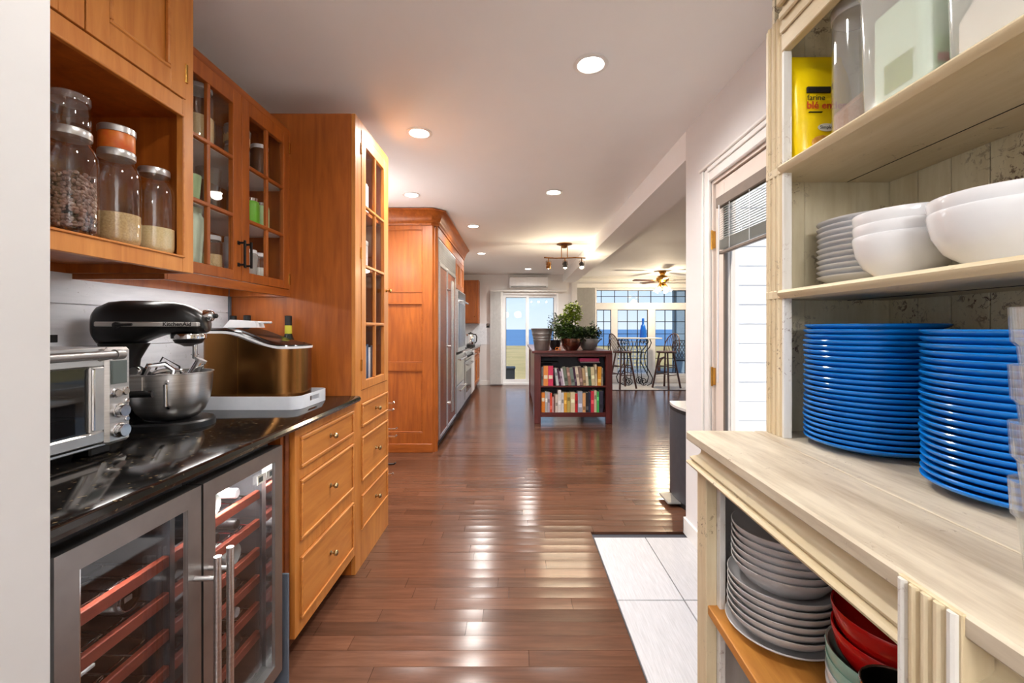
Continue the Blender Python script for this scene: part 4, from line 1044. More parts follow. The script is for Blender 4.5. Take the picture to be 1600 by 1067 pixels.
# ================================================================== right: painted dresser with crockery
dz = T('dresser', 'distressed cream painted dresser with open shelves', 'dresser', (.8, .6, 0))
MR = Matrix.Translation((.471, 1.214, 0)) @ Matrix.Rotation(R(-2.1), 4, 'Z') @ Matrix.Translation((-.471, -1.214, 0))
WT = .970; YN = -.35
for i, (a, b_) in enumerate(((.471, .655), (.655, .845), (.845, 1.008))):
    MB().box(a + (.0006 if i else 0), b_ - .0006, YN, 1.214, .944, WT, .004 if i == 0 else .0015, M=MR).build('worktop_board', 'cream_top', dz)
m = MB()
prof = [(-.01, .876), (.016, .876), (.024, .880), (.026, .885), (.022, .890), (.014, .892), (.018, .896), (.019, .900), (.012, .904), (.002, .909), (-.003, .916), (-.004, .924), (.000, .932), (.008, .938), (.008, .944), (-.01, .944)]
m.sweep([(1.0, 1.188), (.497, 1.188), (.497, YN)], prof); m.v = [tuple(MR @ Vector(p)) for p in m.v]
m.build('cornice_moulding', 'cream_h', dz)
MB().box(.492, .52, 1.128, 1.188, 0, .880, .002, M=MR).build('front_stile', 'cream_v', dz)
MB().box(.5205, .535, 1.112, 1.14, 0, .880, .001, M=MR).build('stile_edge', 'white_edge', dz)
for i, (a, b_) in enumerate(((.521, .655), (.656, .79), (.791, .90), (.901, 1.0))): MB().box(a, b_, 1.176, 1.187, .02, .94, .001, M=MR).build('end_plank', 'grey_plank', dz)
y = 1.175
while y > -.3: MB().box(.992, 1.002, y - .098, y - .001, .02, .94, .001, M=MR).build('back_plank', 'grey_plank', dz); y -= .098
MB().box(.497, .99, YN + .02, 1.174, .516, .540, .002, M=MR).build('oak_shelf', 'oak', dz)
MB().box(.497, .99, YN + .02, 1.174, .09, .11, .002, M=MR).build('bottom_board', 'oak', dz)
# fluted pilaster between two sections
pl = MB().box(.468, .50, .431, .507, 0, .968, .001, M=MR).build('pilaster', 'cream_v', dz)
for i in range(5):
    yy = .4395 + i * .0148
    MB().tube([(.468, yy, .02), (.468, yy, .966)], .0055, 10, M=MR).build('reed', 'white_edge' if i in (0, 4) else 'cream_v', pl)
MB().box(.50, .99, .455, .475, .0, .94, .001, M=MR).build('divider', 'grey_plank', dz)
MB().box(.488, .50, YN + .02, .43, .56, .875, .002, M=MR).build('drawer_front', 'cream_h', dz)
# upper part
bx(.686, .706, 1.130, 1.203, WT, 2.06, .002).build('hutch_stile', 'cream_v', dz)
hs_ = MB()
for yy in (1.145, 1.163, 1.185): hs_.tube([(.687, yy, WT + .001), (.687, yy, 2.058)], .0055, 8)
hs_.build('stile_moulding', 'cream_v', dz)
bx(.6855, .707, 1.122, 1.1295, WT, 1.962, .001).build('hutch_stile_edge', 'white_edge', dz)
for a, b_ in ((.707, .789), (.790, 1.033)): bx(a, b_, 1.198, 1.210, WT + .0005, 2.2, .001).build('end_plank', 'cream_plank', dz)
bx(1.0325, 1.037, YN, 1.209, WT + .0005, 2.2).build('back_board', 'black_plastic', dz)
y = 1.1975
while y > -.3: bx(1.020, 1.032, y - .0835, y - .001, WT + .0005, 2.2, .0015).build('back_plank', 'cream_plank', dz); y -= .0845
for i, z in enumerate((1.350, 1.672)):
    s = bx(.682, 1.019, YN, 1.197, z - .022, z, .002).build('hutch_shelf', 'cream_h', dz)
    MB().prism([(.682, z - .001), (.676, z - .003), (.672, z - .008), (.674, z - .014), (.679, z - .018), (.682, z - .022)], 'y', YN, 1.128).build('nosing', 'cream_h', s)
    bx(.90, .901, YN, 1.19, z - .0235, z - .0222).build('board_gap', 'black_plastic', s)
bx(.684, .706, YN, 1.1295, 1.963, 2.24, .002).build('top_rail', 'cream_h', dz)
for z, d_ in ((2.005, .006), (2.04, .010), (2.075, .016)): MB().box(.684 - d_, .684, YN, 1.128, z, z + .022, .004).build('rail_moulding', 'cream_h', dz)
bx(.707, 1.02, YN, 1.197, 2.2, 2.215).build('top_board', 'cream_h', dz)

def disc(name, prof, mat, loc, label, cat, group, part='dish_body', seg=40):
    o = MB().lathe(prof, (0, 0, 0), seg).build(name, mat, None, 40); o.location = loc; WM[o.name] = Matrix.Translation(loc)
    return tag(o, label, cat, group)
def stack(name, prof, mat, x, y, z0, n, dz_, lab, cat, group, jit=.0015, seg=40):
    """lab(k) names the k-th piece from the bottom"""
    first = None; out = []
    for k in range(n):
        loc = (x + random.uniform(-jit, jit), y + random.uniform(-jit, jit), z0 + k * dz_)
        if first is None: first = disc(name, prof, mat, loc, lab(k), cat, group, seg=seg); out.append(first)
        else:
            c = first.copy(); COL.objects.link(c); c.location = loc; c['label'] = lab(k); out.append(c)
    return out
def from_top(n, k): return 'topmost' if k == n - 1 else ('lowest' if k == 0 else ORD[n - 1 - k] + ' from the top')
pr = [(0, 0), (.078, 0), (.082, .003), (.112, .0095), (.131, .0165), (.1352, .0205), (.1355, .0225), (.134, .0240), (.130, .0238), (.111, .0168), (.08, .0120), (0, .0119)]
stack('dinner_plate', pr, 'blue_glaze', .835, 1.028, WT + .0003, 23, .01215, lambda k: 'glossy blue dinner plate, %s of the stack against the end panel' % from_top(23, k), 'plate', 'blue plates stacked by the end panel', seg=48)
stack('dinner_plate', pr, 'blue_glaze', .838, .712, WT + .0003, 22, .01215, lambda k: 'glossy blue dinner plate, %s of the stack beside the clear cups' % from_top(22, k), 'plate', 'blue plates stacked by the cups', seg=48)
Z1 = 1.3505
pw = [(0, 0), (.05, 0), (.054, .004), (.09, .014), (.113, .024), (.118, .0285), (.1185, .030), (.1165, .0305), (.111, .0265), (.088, .019), (.055, .0135), (0, .0134)]
stack('white_plate', pw, 'porcelain', .878, 1.072, Z1, 11, .0136, lambda k: 'white deep plate, %s of the stack on the middle dresser shelf' % from_top(11, k), 'plate', 'white plates on the dresser shelf', .001)
def bowlprof(r, h, t_=.004): return [(0, .004), (r * .42, .004), (r * .42, 0), (r * .48, 0), (r * .50, .005), (r * .78, h * .28), (r * .93, h * .58), (r * .985, h * .85), (r, h - .003), (r - .001, h), (r - t_, h - .002), (r * .985 - t_, h * .85), (r * .93 - t_, h * .58), (r * .76 - t_, h * .30), (r * .45, .011), (0, .010)]
stack('white_bowl', bowlprof(.085, .088), 'porcelain', .785, .885, Z1, 3, .0225, lambda k: 'small white bowl, %s of the nest beside the white plates' % from_top(3, k), 'bowl', 'small white bowls on the dresser shelf', .0006)
stack('white_bowl', bowlprof(.100, .094), 'porcelain', .792, .702, Z1, 2, .0215, lambda k: 'large white bowl, %s of the nest at the open end of the shelf' % from_top(2, k), 'bowl', 'large white bowls on the dresser shelf', .0006)
# lower shelf
Z0 = .5405; ex, ey = .624, 1.028
disc('platter', [(0, 0), (.07, 0), (.10, .008), (.117, .018), (.121, .022), (.119, .024), (.10, .014), (.07, .0065), (0, .0062)], 'stoneware', (ex, ey, Z0), 'grey stoneware platter under the stack on the oak shelf', 'platter', None)
sp = [(0, 0), (.06, 0), (.065, .003), (.098, .017), (.112, .032), (.116, .040), (.1165, .043), (.1145, .0435), (.110, .034), (.096, .0215), (.062, .0165), (0, .0164)]
stack('stoneware_plate', sp, 'stoneware', ex, ey, Z0 + .0066, 6, .0166, lambda k: 'deep grey stoneware plate, %s of those under the grey bowls' % from_top(6, k), 'plate', 'grey stoneware plates on the oak shelf', .0008)
sb = [(0, 0), (.05, 0), (.055, .003), (.085, .022), (.103, .045), (.110, .058), (.1105, .061), (.1085, .0615), (.1005, .047), (.082, .0265), (.052, .0165), (0, .0164)]
stack('stoneware_bowl', sb, 'stoneware', ex + .002, ey - .002, Z0 + .0066 + 6 * .0166, 6, .0166, lambda k: 'shallow grey stoneware bowl, %s of those on the grey plates' % from_top(6, k), 'bowl', 'grey stoneware bowls on the oak shelf', .0008)
rx, ry = .645, .745
b2 = bowlprof(.098, .085); 
stack('pale_bowl', b2, 'stoneware', rx, ry, Z0, 2, .022, lambda k: 'pale grey bowl, %s of two under the teal bowls' % ('lower' if k == 0 else 'upper'), 'bowl', 'mixed bowls on the oak shelf', .0005)
stack('teal_bowl', b2, 'teal_glaze', rx, ry, Z0 + .044, 2, .022, lambda k: 'pale teal bowl, %s of two under the red bowls' % ('lower' if k == 0 else 'upper'), 'bowl', 'mixed bowls on the oak shelf', .0005)
stack('red_bowl', bowlprof(.100, .085), 'red_glaze', rx + .012, ry, Z0 + .099, 2, .038, lambda k: 'glossy red bowl, %s of two on the teal bowls' % ('lower' if k == 0 else 'upper'), 'bowl', 'mixed bowls on the oak shelf', .0005)
q = T('cake_tin', 'tall round tin with rolled rim in front of the red bowls', 'tin', (.540, .615, Z0))
MB().lathe([(.043, 0), (.045, .004), (.045, .195), (.046, .197), (.046, .202), (.044, .202), (.0435, .012), (0, .011)], (.540, .615, Z0), 32).build('tin_body', 'tin', q)
MB().tube([(.540 + .0455 * math.cos(a * .2618), .615 + .0455 * math.sin(a * .2618), Z0 + .2025) for a in range(24)], .0018, 6, closed=True).build('rolled_rim', 'chrome', q)
# clear cups on the worktop
for k in range(4):
    z = WT + .0005 + k * .062; cx, cy = .568, .452
    q = T('clear_tumbler', 'clear plastic tumbler, %s of the stack in front of the blue plates' % from_top(4, k), 'cup', (cx, cy, z), group='clear tumblers on the dresser top')
    MB().lathe([(.027, 0), (.0275, .003), (.035, .075), (.0395, .080), (.0415, .117), (.0395, .117), (.0375, .081), (.033, .076), (.0255, .005), (0, .004)], (cx, cy, z), 28).build('cup_body', 'clear_plastic', q)
# top shelf: flour bag, canisters
Z2 = 1.6725
q = T('flour_bag', 'yellow paper bag of wholewheat flour on the top dresser shelf', 'bag', (.775, 1.145, Z2))
m = MB(); rings = []
for z, hx, hy, off in ((0, .070, .040, 0), (.01, .074, .044, 0), (.06, .077, .046, 0), (.14, .077, .044, .001), (.195, .075, .038, .002), (.235, .073, .028, .004), (.260, .072, .014, .006), (.280, .071, .005, .008), (.292, .070, .004, .010)):
    rings.append([(x, y, Z2 + z) for x, y in sq(.787, 1.146 + off, hx, hy, 28, 4.0)])
loft(m, rings, Matrix.Identity(4)); m.build('bag_paper', 'yellow_bag', q, 50)
FY = 1.0995
def lm(x, z): return frame_m((x, FY - .0012, Z2 + z), (1, 0, 0), (0, 0, 1))
MB().box(.733, .792, FY - .0015, FY + .004, Z2 + .172, Z2 + .187, .001, M=Matrix.Translation((0, .003, 0))).build('banner', 'ink_black', q)
text(q, 'farine', .020, 'ink_black', lm(.730, .151)); text(q, 'blé entier', .0255, 'ink_red', lm(.729, .130), bold=.0004)
bx(.736, .769, FY - .0008, FY + .003, Z2 + .121, Z2 + .123).build('small_print', 'ink_black', q)
MB().lathe([(.022, 0), (.022, .001), (0, .001)], seg=24, M=Matrix.Translation((.779, FY + .0, Z2 + .083)) @ Matrix.Rotation(R(90), 4, 'X') @ Matrix.Scale(.45, 4, (0, 1, 0))).build('badge', 'ink_white', q)
text(q, 'Simple', .0115, 'ink_black', lm(.762, .0795))
MB().tube([(.791, FY - .002, Z2 + .083), (.795, FY - .002, Z2 + .077), (.806, FY - .002, Z2 + .095)], .0015, 6).build('tick_mark', 'ink_red', q)
MB().ball((.772, FY + .001, Z2 + .045), .030, .004, .019, 16, 8).build('muffin_picture', 'muffin', q)
MB().ball((.772, FY + .0005, Z2 + .030), .020, .004, .014, 16, 8).build('muffin_cup_picture', 'ink_red', q)
bx(.7035, .705, 1.12, 1.165, Z2 + .03, Z2 + .12).build('side_print', 'ink_white', q)
q = T('clear_canister', 'tall clear canister half full of pinkish grain beside the flour bag', 'canister', (.778, .995, Z2))
MB().lathe([(.047, 0), (.05, .004), (.05, .285), (.048, .285), (.048, .006), (0, .005)], (.778, .995, Z2), 32).build('canister_body', 'clear_plastic', q)
MB().lathe([(.052, .285), (.052, .31), (.048, .314), (0, .314)], (.778, .995, Z2), 32).build('lid', 'trash_lid', q)
m = MB(); n = 28; vs = [(.778, .995, Z2 + .0055)]
rim = [(.778 + .0465 * math.cos(2 * math.pi * k / n), .995 + .0465 * math.sin(2 * math.pi * k / n)) for k in range(n)]
vs += [(x, y, Z2 + .0055) for x, y in rim] + [(x, y, Z2 + .105 + .85 * (x - .778)) for x, y in rim] + [(.778, .995, Z2 + .108)]
fs = [(0, 1 + (k + 1) % n, 1 + k) for k in range(n)] + [(1 + k, 1 + (k + 1) % n, 1 + n + (k + 1) % n, 1 + n + k) for k in range(n)] + [(2 * n + 1, 1 + n + k, 1 + n + (k + 1) % n) for k in range(n)]
m.add(vs, fs); o = m.build('pink_grain', 'grain_pink'); tag(o, 'pinkish grain heaped in the tall clear canister', 'grain', kind='stuff')
def tub(x0, x1, y0, y1, h, label):
    q = T('storage_box', label, 'container', ((x0 + x1) / 2, (y0 + y1) / 2, Z2))
    a = rrect(x0 + .006, x1 - .006, y0 + .006, y1 - .006, .02, 5); b_ = rrect(x0, x1, y0, y1, .024, 5); n = len(a)
    vs = [(x, y, Z2 + .001) for x, y in a] + [(x, y, Z2 + h) for x, y in b_]
    MB().add(vs, [tuple(range(n))[::-1]] + [(k, (k + 1) % n, n + (k + 1) % n, n + k) for k in range(n)]).build('box_body', 'frosted_plastic', q)
    MB().prism(rrect(x0 - .004, x1 + .004, y0 - .004, y1 + .004, .028, 5), 'z', Z2 + h, Z2 + h + .022).build('lid', 'frosted_plastic', q)
tub(.698, .90, .745, .905, .25, 'cloudy plastic box with a green and white packet inside, beside the canister')
q = T('paper_packet', 'white packet with green print inside the cloudy plastic box', 'packet', (.79, .83, Z2 + .003))
bx(.715, .86, .765, .885, Z2 + .003, Z2 + .20, .012).build('packet', 'mint', q)
bx(.7142, .7148, .79, .85, Z2 + .03, Z2 + .085).build('green_print', 'leaf_light', q)
bx(.73, .79, .7640, .7648, Z2 + .03, Z2 + .09).build('green_print', 'pale_green', q); bx(.735, .755, .7634, .7639, Z2 + .045, Z2 + .06).build('red_print', 'label_red', q)
tub(.698, .90, .52, .728, .25, 'cloudy plastic box of white flour at the open end of the top shelf')
m = MB(); m.prism([(.540, Z2 + .003), (.708, Z2 + .003), (.708, Z2 + .07), (.62, Z2 + .15), (.540, Z2 + .19)], 'x', .716, .882)
o = m.build('white_flour', 'flour'); tag(o, 'white flour heaped in the cloudy plastic box', 'flour', kind='stuff')

# trash can by the wall end
q = T('trash_can', 'dark grey step bin with pale lid behind the wall end', 'trash can', (1.3, 3.16, 0))
pts = []
for k in range(13): u = -1 + 2 * k / 12; pts.append((1.15 + .035 * u * u, 2.955 + (u + 1) * .21))
pts += [(1.44, 3.375), (1.45, 3.365), (1.45, 2.965), (1.44, 2.955)]
MB().prism(pts, 'z', .035, .655).build('bin_body', 'trash_grey', q)
def grow(p, g): cx, cy = 1.31, 3.165; return [(cx + (x - cx) * g, cy + (y - cy) * g) for x, y in p]
MB().prism(grow(pts, 1.0), 'z', .002, .035).build('bin_base', 'black_plastic', q)
MB().prism(grow(pts, 1.012), 'z', .655, .680).build('lid_band', 'black_plastic', q)
MB().prism(grow(pts, 1.0), 'z', .680, .698).build('lid', 'trash_lid', q)
MB().box(1.065, 1.17, 3.07, 3.27, .018, .032, .006).build('pedal', 'galvanized', q)

# ================================================================== hooks behind the tall cabinet
for i, (z, xe, mt) in enumerate(((.768, -.795, 'chrome'), (.722, -.797, 'chrome'), (.60, -.775, 'chrome'), (.552, -.777, 'chrome'), (.372, -.785, 'black_metal'), (.305, -.80, 'chrome'))):
    q = T('utensil_hook', '%s coat-hook style handle, %s from the top behind the tall cabinet' % ('black' if mt != 'chrome' else 'chrome', ORD[i]), 'hook', (-.86, 2.81, z), group='hooks behind the tall cabinet')
    MB().tube([(-.90, 2.802, z), (-.90, 2.84, z), (-.86, 2.86, z - .005), (xe - .01, 2.862, z - .004), (xe, 2.862, z + .006)], .006, 8).build('hook_arm', mt, q)
    MB().box(-.92, -.88, 2.7995, 2.806, z - .02, z + .02, .001).build('back_plate', mt, q)

# ================================================================== refrigerator wall
t = T('fridge_cabinet', 'tall panelled cherry surround with crown around the refrigerator', 'cabinet', (-1.1, 5.6, 0))
XP = -.80; Y0, Y1 = 4.44, 6.72
m = MB(); m.box(-1.455, XP - .02, Y0 + .02, Y0 + .045, 0, 2.30); m.box(-1.455, XP - .02, Y1 - .03, Y1, .91, 2.30); m.box(-1.455, XP - .02, Y0 + .02, Y1, 2.28, 2.32); m.box(-1.455, -1.44, Y0 + .045, Y1, 0, 2.3)
m.build('body', 'cherry_v', t)
m = MB()
for (a, b_, c, d) in ((-1.455, -1.36, .09, 2.30), (-.945, -.845, .09, 2.30), (-1.36, -.945, 2.26, 2.30), (-1.36, -.945, 1.515, 1.62), (-1.36, -.945, .829, .907), (-1.36, -.945, .09, .20)):
    m.box(a, b_, Y0, Y0 + .02, c, d, .001)
m.build('side_frame', 'cherry_v', t)
for za, zb in ((.20, .829), (.907, 1.515), (1.62, 2.26)):
    p = bx(-1.36, -.945, Y0 + .012, Y0 + .0195, za, zb).build('side_panel', 'cherry_v', t)
    g = MB(); g.box(-1.36, -.945, Y0 + .002, Y0 + .012, zb - .012, zb, .003); g.box(-1.36, -.945, Y0 + .002, Y0 + .012, za, za + .012, .003); g.box(-.957, -.945, Y0 + .002, Y0 + .012, za + .012, zb - .012, .003)
    g.build('panel_bead', 'cherry_x', p)
for za, zb in ((1.50, 1.515), (1.62, 1.632)): bx(-1.36, -.945, Y0 - .006, Y0, za, zb, .002).build('rail_ledge', 'cherry_x', t)
MB().prism([(-.845, Y0), (-.80, Y0 + .05), (-.82, Y0 + .06), (-.845, Y0 + .045)], 'z', .0, 2.30).build('corner_post', 'cherry_v', t)
MB().box(-1.455, -.845, Y0 - .012, Y0 + .02, 0, .09, .004).build('plinth', 'cherry_x', t)
path = [(-1.455, Y0), (-.86, Y0), (XP, Y0 + .06), (XP, Y1)]
def rsweep(path, prof):
    m = MB(); pr_ = [(-d, z) for d, z in prof]; return m.sweep(path, pr_)
crown = [(0, 2.30), (.014, 2.30), (.018, 2.315), (.014, 2.325), (.022, 2.335), (.030, 2.36), (.048, 2.40), (.075, 2.43), (.088, 2.438), (.088, 2.452), (0, 2.452)]
MB().sweep(path, crown).build('crown', 'cherry_h', t)
bx(XP - .02, XP, 4.50, 4.53, .09, 2.30, .002).build('front_stile', 'cherry_v', t)
bx(XP - .02, XP, 5.80, 5.84, .91, 2.30, .002).build('front_stile', 'cherry_v', t)
MB().box(XP - .02, XP + .003, 4.53, 6.70, 2.20, 2.30, .002).build('top_rail', 'cherry_h', t)
for a, b_ in ((5.84, 6.26), (6.27, 6.69)): panel_door(t, XP, a, b_, 1.80, 2.195, None, 'cherry_v')
# refrigerator: two tall doors with wood panels and steel trim, grille on top
t = T('refrigerator', 'built-in refrigerator with two wood-panelled steel-trimmed doors', 'refrigerator', (-1.1, 5.16, 0))
bx(-1.43, XP - .03, 4.54, 5.79, .02, 2.19).build('case', 'dark_inside', t)
g = bx(XP - .03, XP + .004, 4.54, 5.79, 1.95, 2.19, .003).build('top_grille', 'steel_h', t)
for k in range(11): bx(XP + .004, XP + .010, 4.57, 5.76, 1.965 + k * .0195, 1.972 + k * .0195, .001).build('louvre', 'steel_h', g)
bx(XP - .06, XP - .02, 4.56, 5.77, .02, .09).build('kick_plate', 'black_plastic', t)
for a, b_, hy in ((4.545, 5.06, 5.03), (5.07, 5.785, 5.11)):
    m = MB(); m.box(XP - .03, XP + .012, a, a + .035, .10, 1.945, .003); m.box(XP - .03, XP + .012, b_ - .035, b_, .10, 1.945, .003); m.box(XP - .03, XP + .012, a + .035, b_ - .035, .10, .135, .003); m.box(XP - .03, XP + .012, a + .035, b_ - .035, 1.91, 1.945, .003)
    d = m.build('door', 'steel', t)
    bx(XP - .025, XP + .004, a + .035, b_ - .035, .135, 1.91).build('wood_panel', 'cherry_dark', d)
    h = MB(); h.tube([(XP + .065, hy, .30), (XP + .065, hy, 1.80)], .014, 12)
    for z in (.40, 1.05, 1.70): h.tube([(XP + .065, hy, z), (XP + .01, hy, z)], .011, 10)
    h.build('bar_handle', 'steel', d)
# wall oven column and range
t = T('wall_oven', 'built-in steel wall oven with dark glass beside the refrigerator', 'oven', (-1.1, 6.27, .95))
bx(-1.43, XP - .005, 5.85, 6.68, .92, 1.79).build('case', 'dark_inside', t)
d = bx(XP - .005, XP + .03, 5.86, 6.67, .94, 1.78, .004).build('door', 'steel', t)
bx(XP + .03, XP + .034, 5.92, 6.61, 1.0, 1.60).build('oven_window', 'black_gloss', d)
bx(XP + .03, XP + .036, 5.88, 6.65, 1.66, 1.76).build('control_panel', 'black_gloss', d)
h = MB(); h.tube([(XP + .08, 5.92, 1.63), (XP + .08, 6.61, 1.63)], .011, 10); h.tube([(XP + .08, 5.96, 1.63), (XP + .03, 5.96, 1.63)], .008, 8); h.tube([(XP + .08, 6.57, 1.63), (XP + .03, 6.57, 1.63)], .008, 8); h.build('bar_handle', 'steel', d)
t = T('warming_drawers', 'steel drawer stack below the wall oven', 'drawer unit', (-1.1, 6.27, 0))
bx(-1.43, XP - .01, 5.85, 6.70, .09, .905).build('case', 'dark_inside', t); bx(-1.4, XP - .06, 5.85, 6.70, 0, .09).build('toe_kick', 'black_plastic', t)
for za, zb in ((.11, .48), (.49, .895)):
    d = bx(XP - .01, XP + .012, 5.855, 6.695, za, zb, .003).build('drawer', 'steel_h', t)
    h = MB(); h.tube([(XP + .055, 5.9, zb - .06), (XP + .055, 6.65, zb - .06)], .011, 10)
    for q in (5.95, 6.6): h.tube([(XP + .055, q, zb - .06), (XP + .012, q, zb - .06)], .008, 8)
    h.build('bar_handle', 'chrome', d)
t = T('range', 'steel gas range with knobs between counter runs', 'range', (-1.1, 7.25, 0))
bx(-1.43, XP - .01, 6.73, 7.75, .09, .905).build('case', 'steel', t); bx(-1.4, XP - .06, 6.73, 7.75, 0, .09).build('toe_kick', 'black_plastic', t)
d = bx(XP - .01, XP + .02, 6.74, 7.74, .16, .74, .004).build('oven_door', 'steel_h', t)
bx(XP + .02, XP + .023, 6.9, 7.58, .25, .58).build('oven_window', 'black_gloss', d)
h = MB(); h.tube([(XP + .07, 6.8, .69), (XP + .07, 7.68, .69)], .012, 10)
for q in (6.85, 7.63): h.tube([(XP + .07, q, .69), (XP + .02, q, .69)], .009, 8)
h.build('bar_handle', 'chrome', d)
p = bx(XP - .01, XP + .03, 6.74, 7.74, .76, .90, .006).build('control_panel', 'steel_h', t)
for k in range(6): MB().lathe([(.026, 0), (.024, .03), (.02, .034), (0, .034)], seg=16, M=frame_m((XP + .03, 6.86 + k * .15, .83), (0, 1, 0), (0, 0, 1))).build('knob', 'black_plastic', p)
for k in range(3):
    g = MB()
    for q in range(4): g.box(-1.38, XP - .05, 6.80 + k * .31 + q * .075, 6.812 + k * .31 + q * .075, .905, .930)
    g.box(-1.38, -1.36, 6.80 + k * .31, 7.04 + k * .31, .905, .925); g.box(XP - .07, XP - .05, 6.80 + k * .31, 7.04 + k * .31, .905, .925); g.build('grate', 'black_metal', t)
t = T('dishwasher', 'pale steel dishwasher beside the range', 'dishwasher', (-1.1, 8.06, 0))
bx(-1.43, XP - .01, 7.77, 8.37, .09, .865).build('case', 'steel', t); d = bx(XP - .01, XP + .012, 7.775, 8.365, .10, .86, .003).build('door', 'white_plastic', t); bx(-1.4, XP - .06, 7.77, 8.37, 0, .09).build('toe_kick', 'black_plastic', t)
h = MB(); h.tube([(XP + .05, 7.83, .79), (XP + .05, 8.31, .79)], .010, 10)
for q in (7.87, 8.27): h.tube([(XP + .05, q, .79), (XP + .01, q, .79)], .008, 8)
h.build('bar_handle', 'chrome', d)
t = T('base_cabinet', 'cherry base cabinet under the kettle beside the dishwasher', 'cabinet', (-1.1, 9.05, 0))
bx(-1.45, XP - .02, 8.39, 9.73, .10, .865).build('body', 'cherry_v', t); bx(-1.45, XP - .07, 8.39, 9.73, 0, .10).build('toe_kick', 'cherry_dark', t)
for a, b_ in ((8.42, 9.05), (9.08, 9.70)):
    shaker(t, 'drawer', XP - .005, a, b_, .72, .85, ((a + b_) / 2, .785), ('cherry_h', 'cherry_h'), 'cherry_h'); panel_door(t, XP - .008, a, b_, .13, .70, None, 'cherry_v')
o = T('kitchen_worktop', 'dark stone worktop of the far kitchen run', 'worktop', (-1.1, 8.7, .87))
bx(-1.45, XP + .025, 7.76, 9.74, .868, .905, .004).build('slab', 'granite', o)
t = T('wall_cabinet', 'small cherry wall cabinet on the far wall over the kettle', 'cabinet', (-1.1, 9.6, 1.36))
bx(-1.45, -.80, 9.42, 9.745, 1.37, 2.30).build('body', 'cherry_v', t)
d = bx(-1.20, -.845, 9.400, 9.419, 1.385, 2.285, .002).build('door', 'cherry_v', t)
bx(-1.14, -.905, 9.394, 9.400, 1.45, 2.22, .004).build('panel', 'cherry_v', d); MB().ball((-.885, 9.388, 1.52), .013).build('knob', 'brass', d)
bx(-.84, -.80, 9.40, 9.419, 1.37, 2.30, .002).build('stile', 'cherry_v', t)
struct(bx(-1.45, -.58, YF - .008, YF - .0005, .906, 1.37), 'wall_tile_far', 'backsplash')
q = T('kettle', 'steel electric kettle with black handle on the far worktop', 'kettle', (-.90, 8.75, .905))
kx, ky, kz = -.90, 8.75, .9055
MB().lathe([(.085, 0), (.085, .03), (.08, .035)], (kx, ky, kz), 20).build('power_base', 'black_plastic', q)
MB().lathe([(.078, .035), (.082, .05), (.07, .16), (.058, .235), (.05, .245)], (kx, ky, kz), 24).build('kettle_body', 'chrome', q)
MB().lathe([(.055, .243), (.05, .262), (.015, .268), (.015, .28), (0, .282)], (kx, ky, kz), 20).build('lid', 'black_plastic', q)
MB().tube([(kx + .05, ky, kz + .24), (kx + .10, ky, kz + .235), (kx + .12, ky, kz + .19), (kx + .115, ky, kz + .10), (kx + .085, ky, kz + .06)], .012, 10).build('handle', 'black_plastic', q)
MB().prism([(kx - .055, kz + .20), (kx - .095, kz + .235), (kx - .05, kz + .24)], 'y', ky - .015, ky + .015).build('spout', 'chrome', q)

# ================================================================== island with bookcase end
IX0, IX1, IY0, IY1 = .245, 1.275, 5.785, 8.15
t = T('kitchen_island', 'dark mahogany kitchen island with a bookcase end', 'island', ((IX0 + IX1) / 2, 6.9, 0))
bx(IX0 - .03, IX1 - .01, IY0 - .03, IY1 + .03, .93, .962, .004).build('top', 'mahogany_h', t)
for xx in (IX0, IX1 - .085):
    for yy in (IY0, IY1 - .085): bx(xx, xx + .085, yy, yy + .085, 0, .93, .004).build('leg', 'mahogany', t)
bx(IX0 + .085, IX1 - .085, IY0 + .005, IY0 + .035, .885, .93, .002).build('apron', 'mahogany_h', t)
for a, b_ in ((IX0 + .02, IX0 + .045), (IX1 - .045, IX1 - .02)): bx(a, b_, IY0 + .085, IY1 - .085, .10, .93, .002).build('side_panel', 'mahogany', t)
bx(IX0 + .045, IX1 - .045, IY0 + .30, IY0 + .31, .11, .93).build('back_board', 'backboard', t)
bx(IX0 + .045, IX1 - .045, IY0 + .012, IY0 + .30, .478, .498, .002).build('shelf', 'mahogany_h', t)
bx(IX0 + .045, IX1 - .045, IY0 + .012, IY0 + .30, .115, .145, .002).build('shelf', 'mahogany_h', t)
bx(IX0 + .085, IX1 - .085, IY0 + .012, IY0 + .035, .085, .115, .002).build('bottom_rail', 'mahogany_h', t)
bx(IX0 + .05, IX0 + .33, IY0 + .05, IY0 + .29, .80, .806, .001).build('slide_tray', 'black_plastic', t)
up = [('grey', (120, 120, 122), 35, 330, 0), ('orange', (226, 140, 70), 78, 345, 0), ('raspberry', (206, 52, 92), 86, 345, 0), ('dark charcoal', (50, 50, 56), 22, 300, 6), ('pale grey', (196, 206, 206), 42, 305, 8), ('dark plum', (74, 40, 66), 38, 300, 9),
      ('lilac', (176, 156, 176), 32, 250, 9), ('white', (222, 216, 226), 26, 300, 9), ('grey green', (112, 124, 108), 56, 320, 9), ('dusty brown', (150, 118, 104), 50, 310, 8), ('sage', (118, 134, 126), 56, 305, 8), ('aubergine', (66, 36, 62), 34, 320, 8),
      ('cream', (218, 204, 184), 48, 325, 8), ('mottled brown', (134, 108, 100), 52, 330, 7), ('tan', (192, 164, 124), 48, 305, 6), ('ivory', (222, 212, 182), 40, 335, 5), ('fern green', (96, 120, 92), 46, 320, 5), ('buttermilk', (214, 200, 156), 62, 320, 4), ('tall cream', (216, 200, 170), 30, 370, 2), ('amber', (232, 160, 50), 62, 330, -2), ('taupe', (150, 140, 124), 30, 310, 0)]
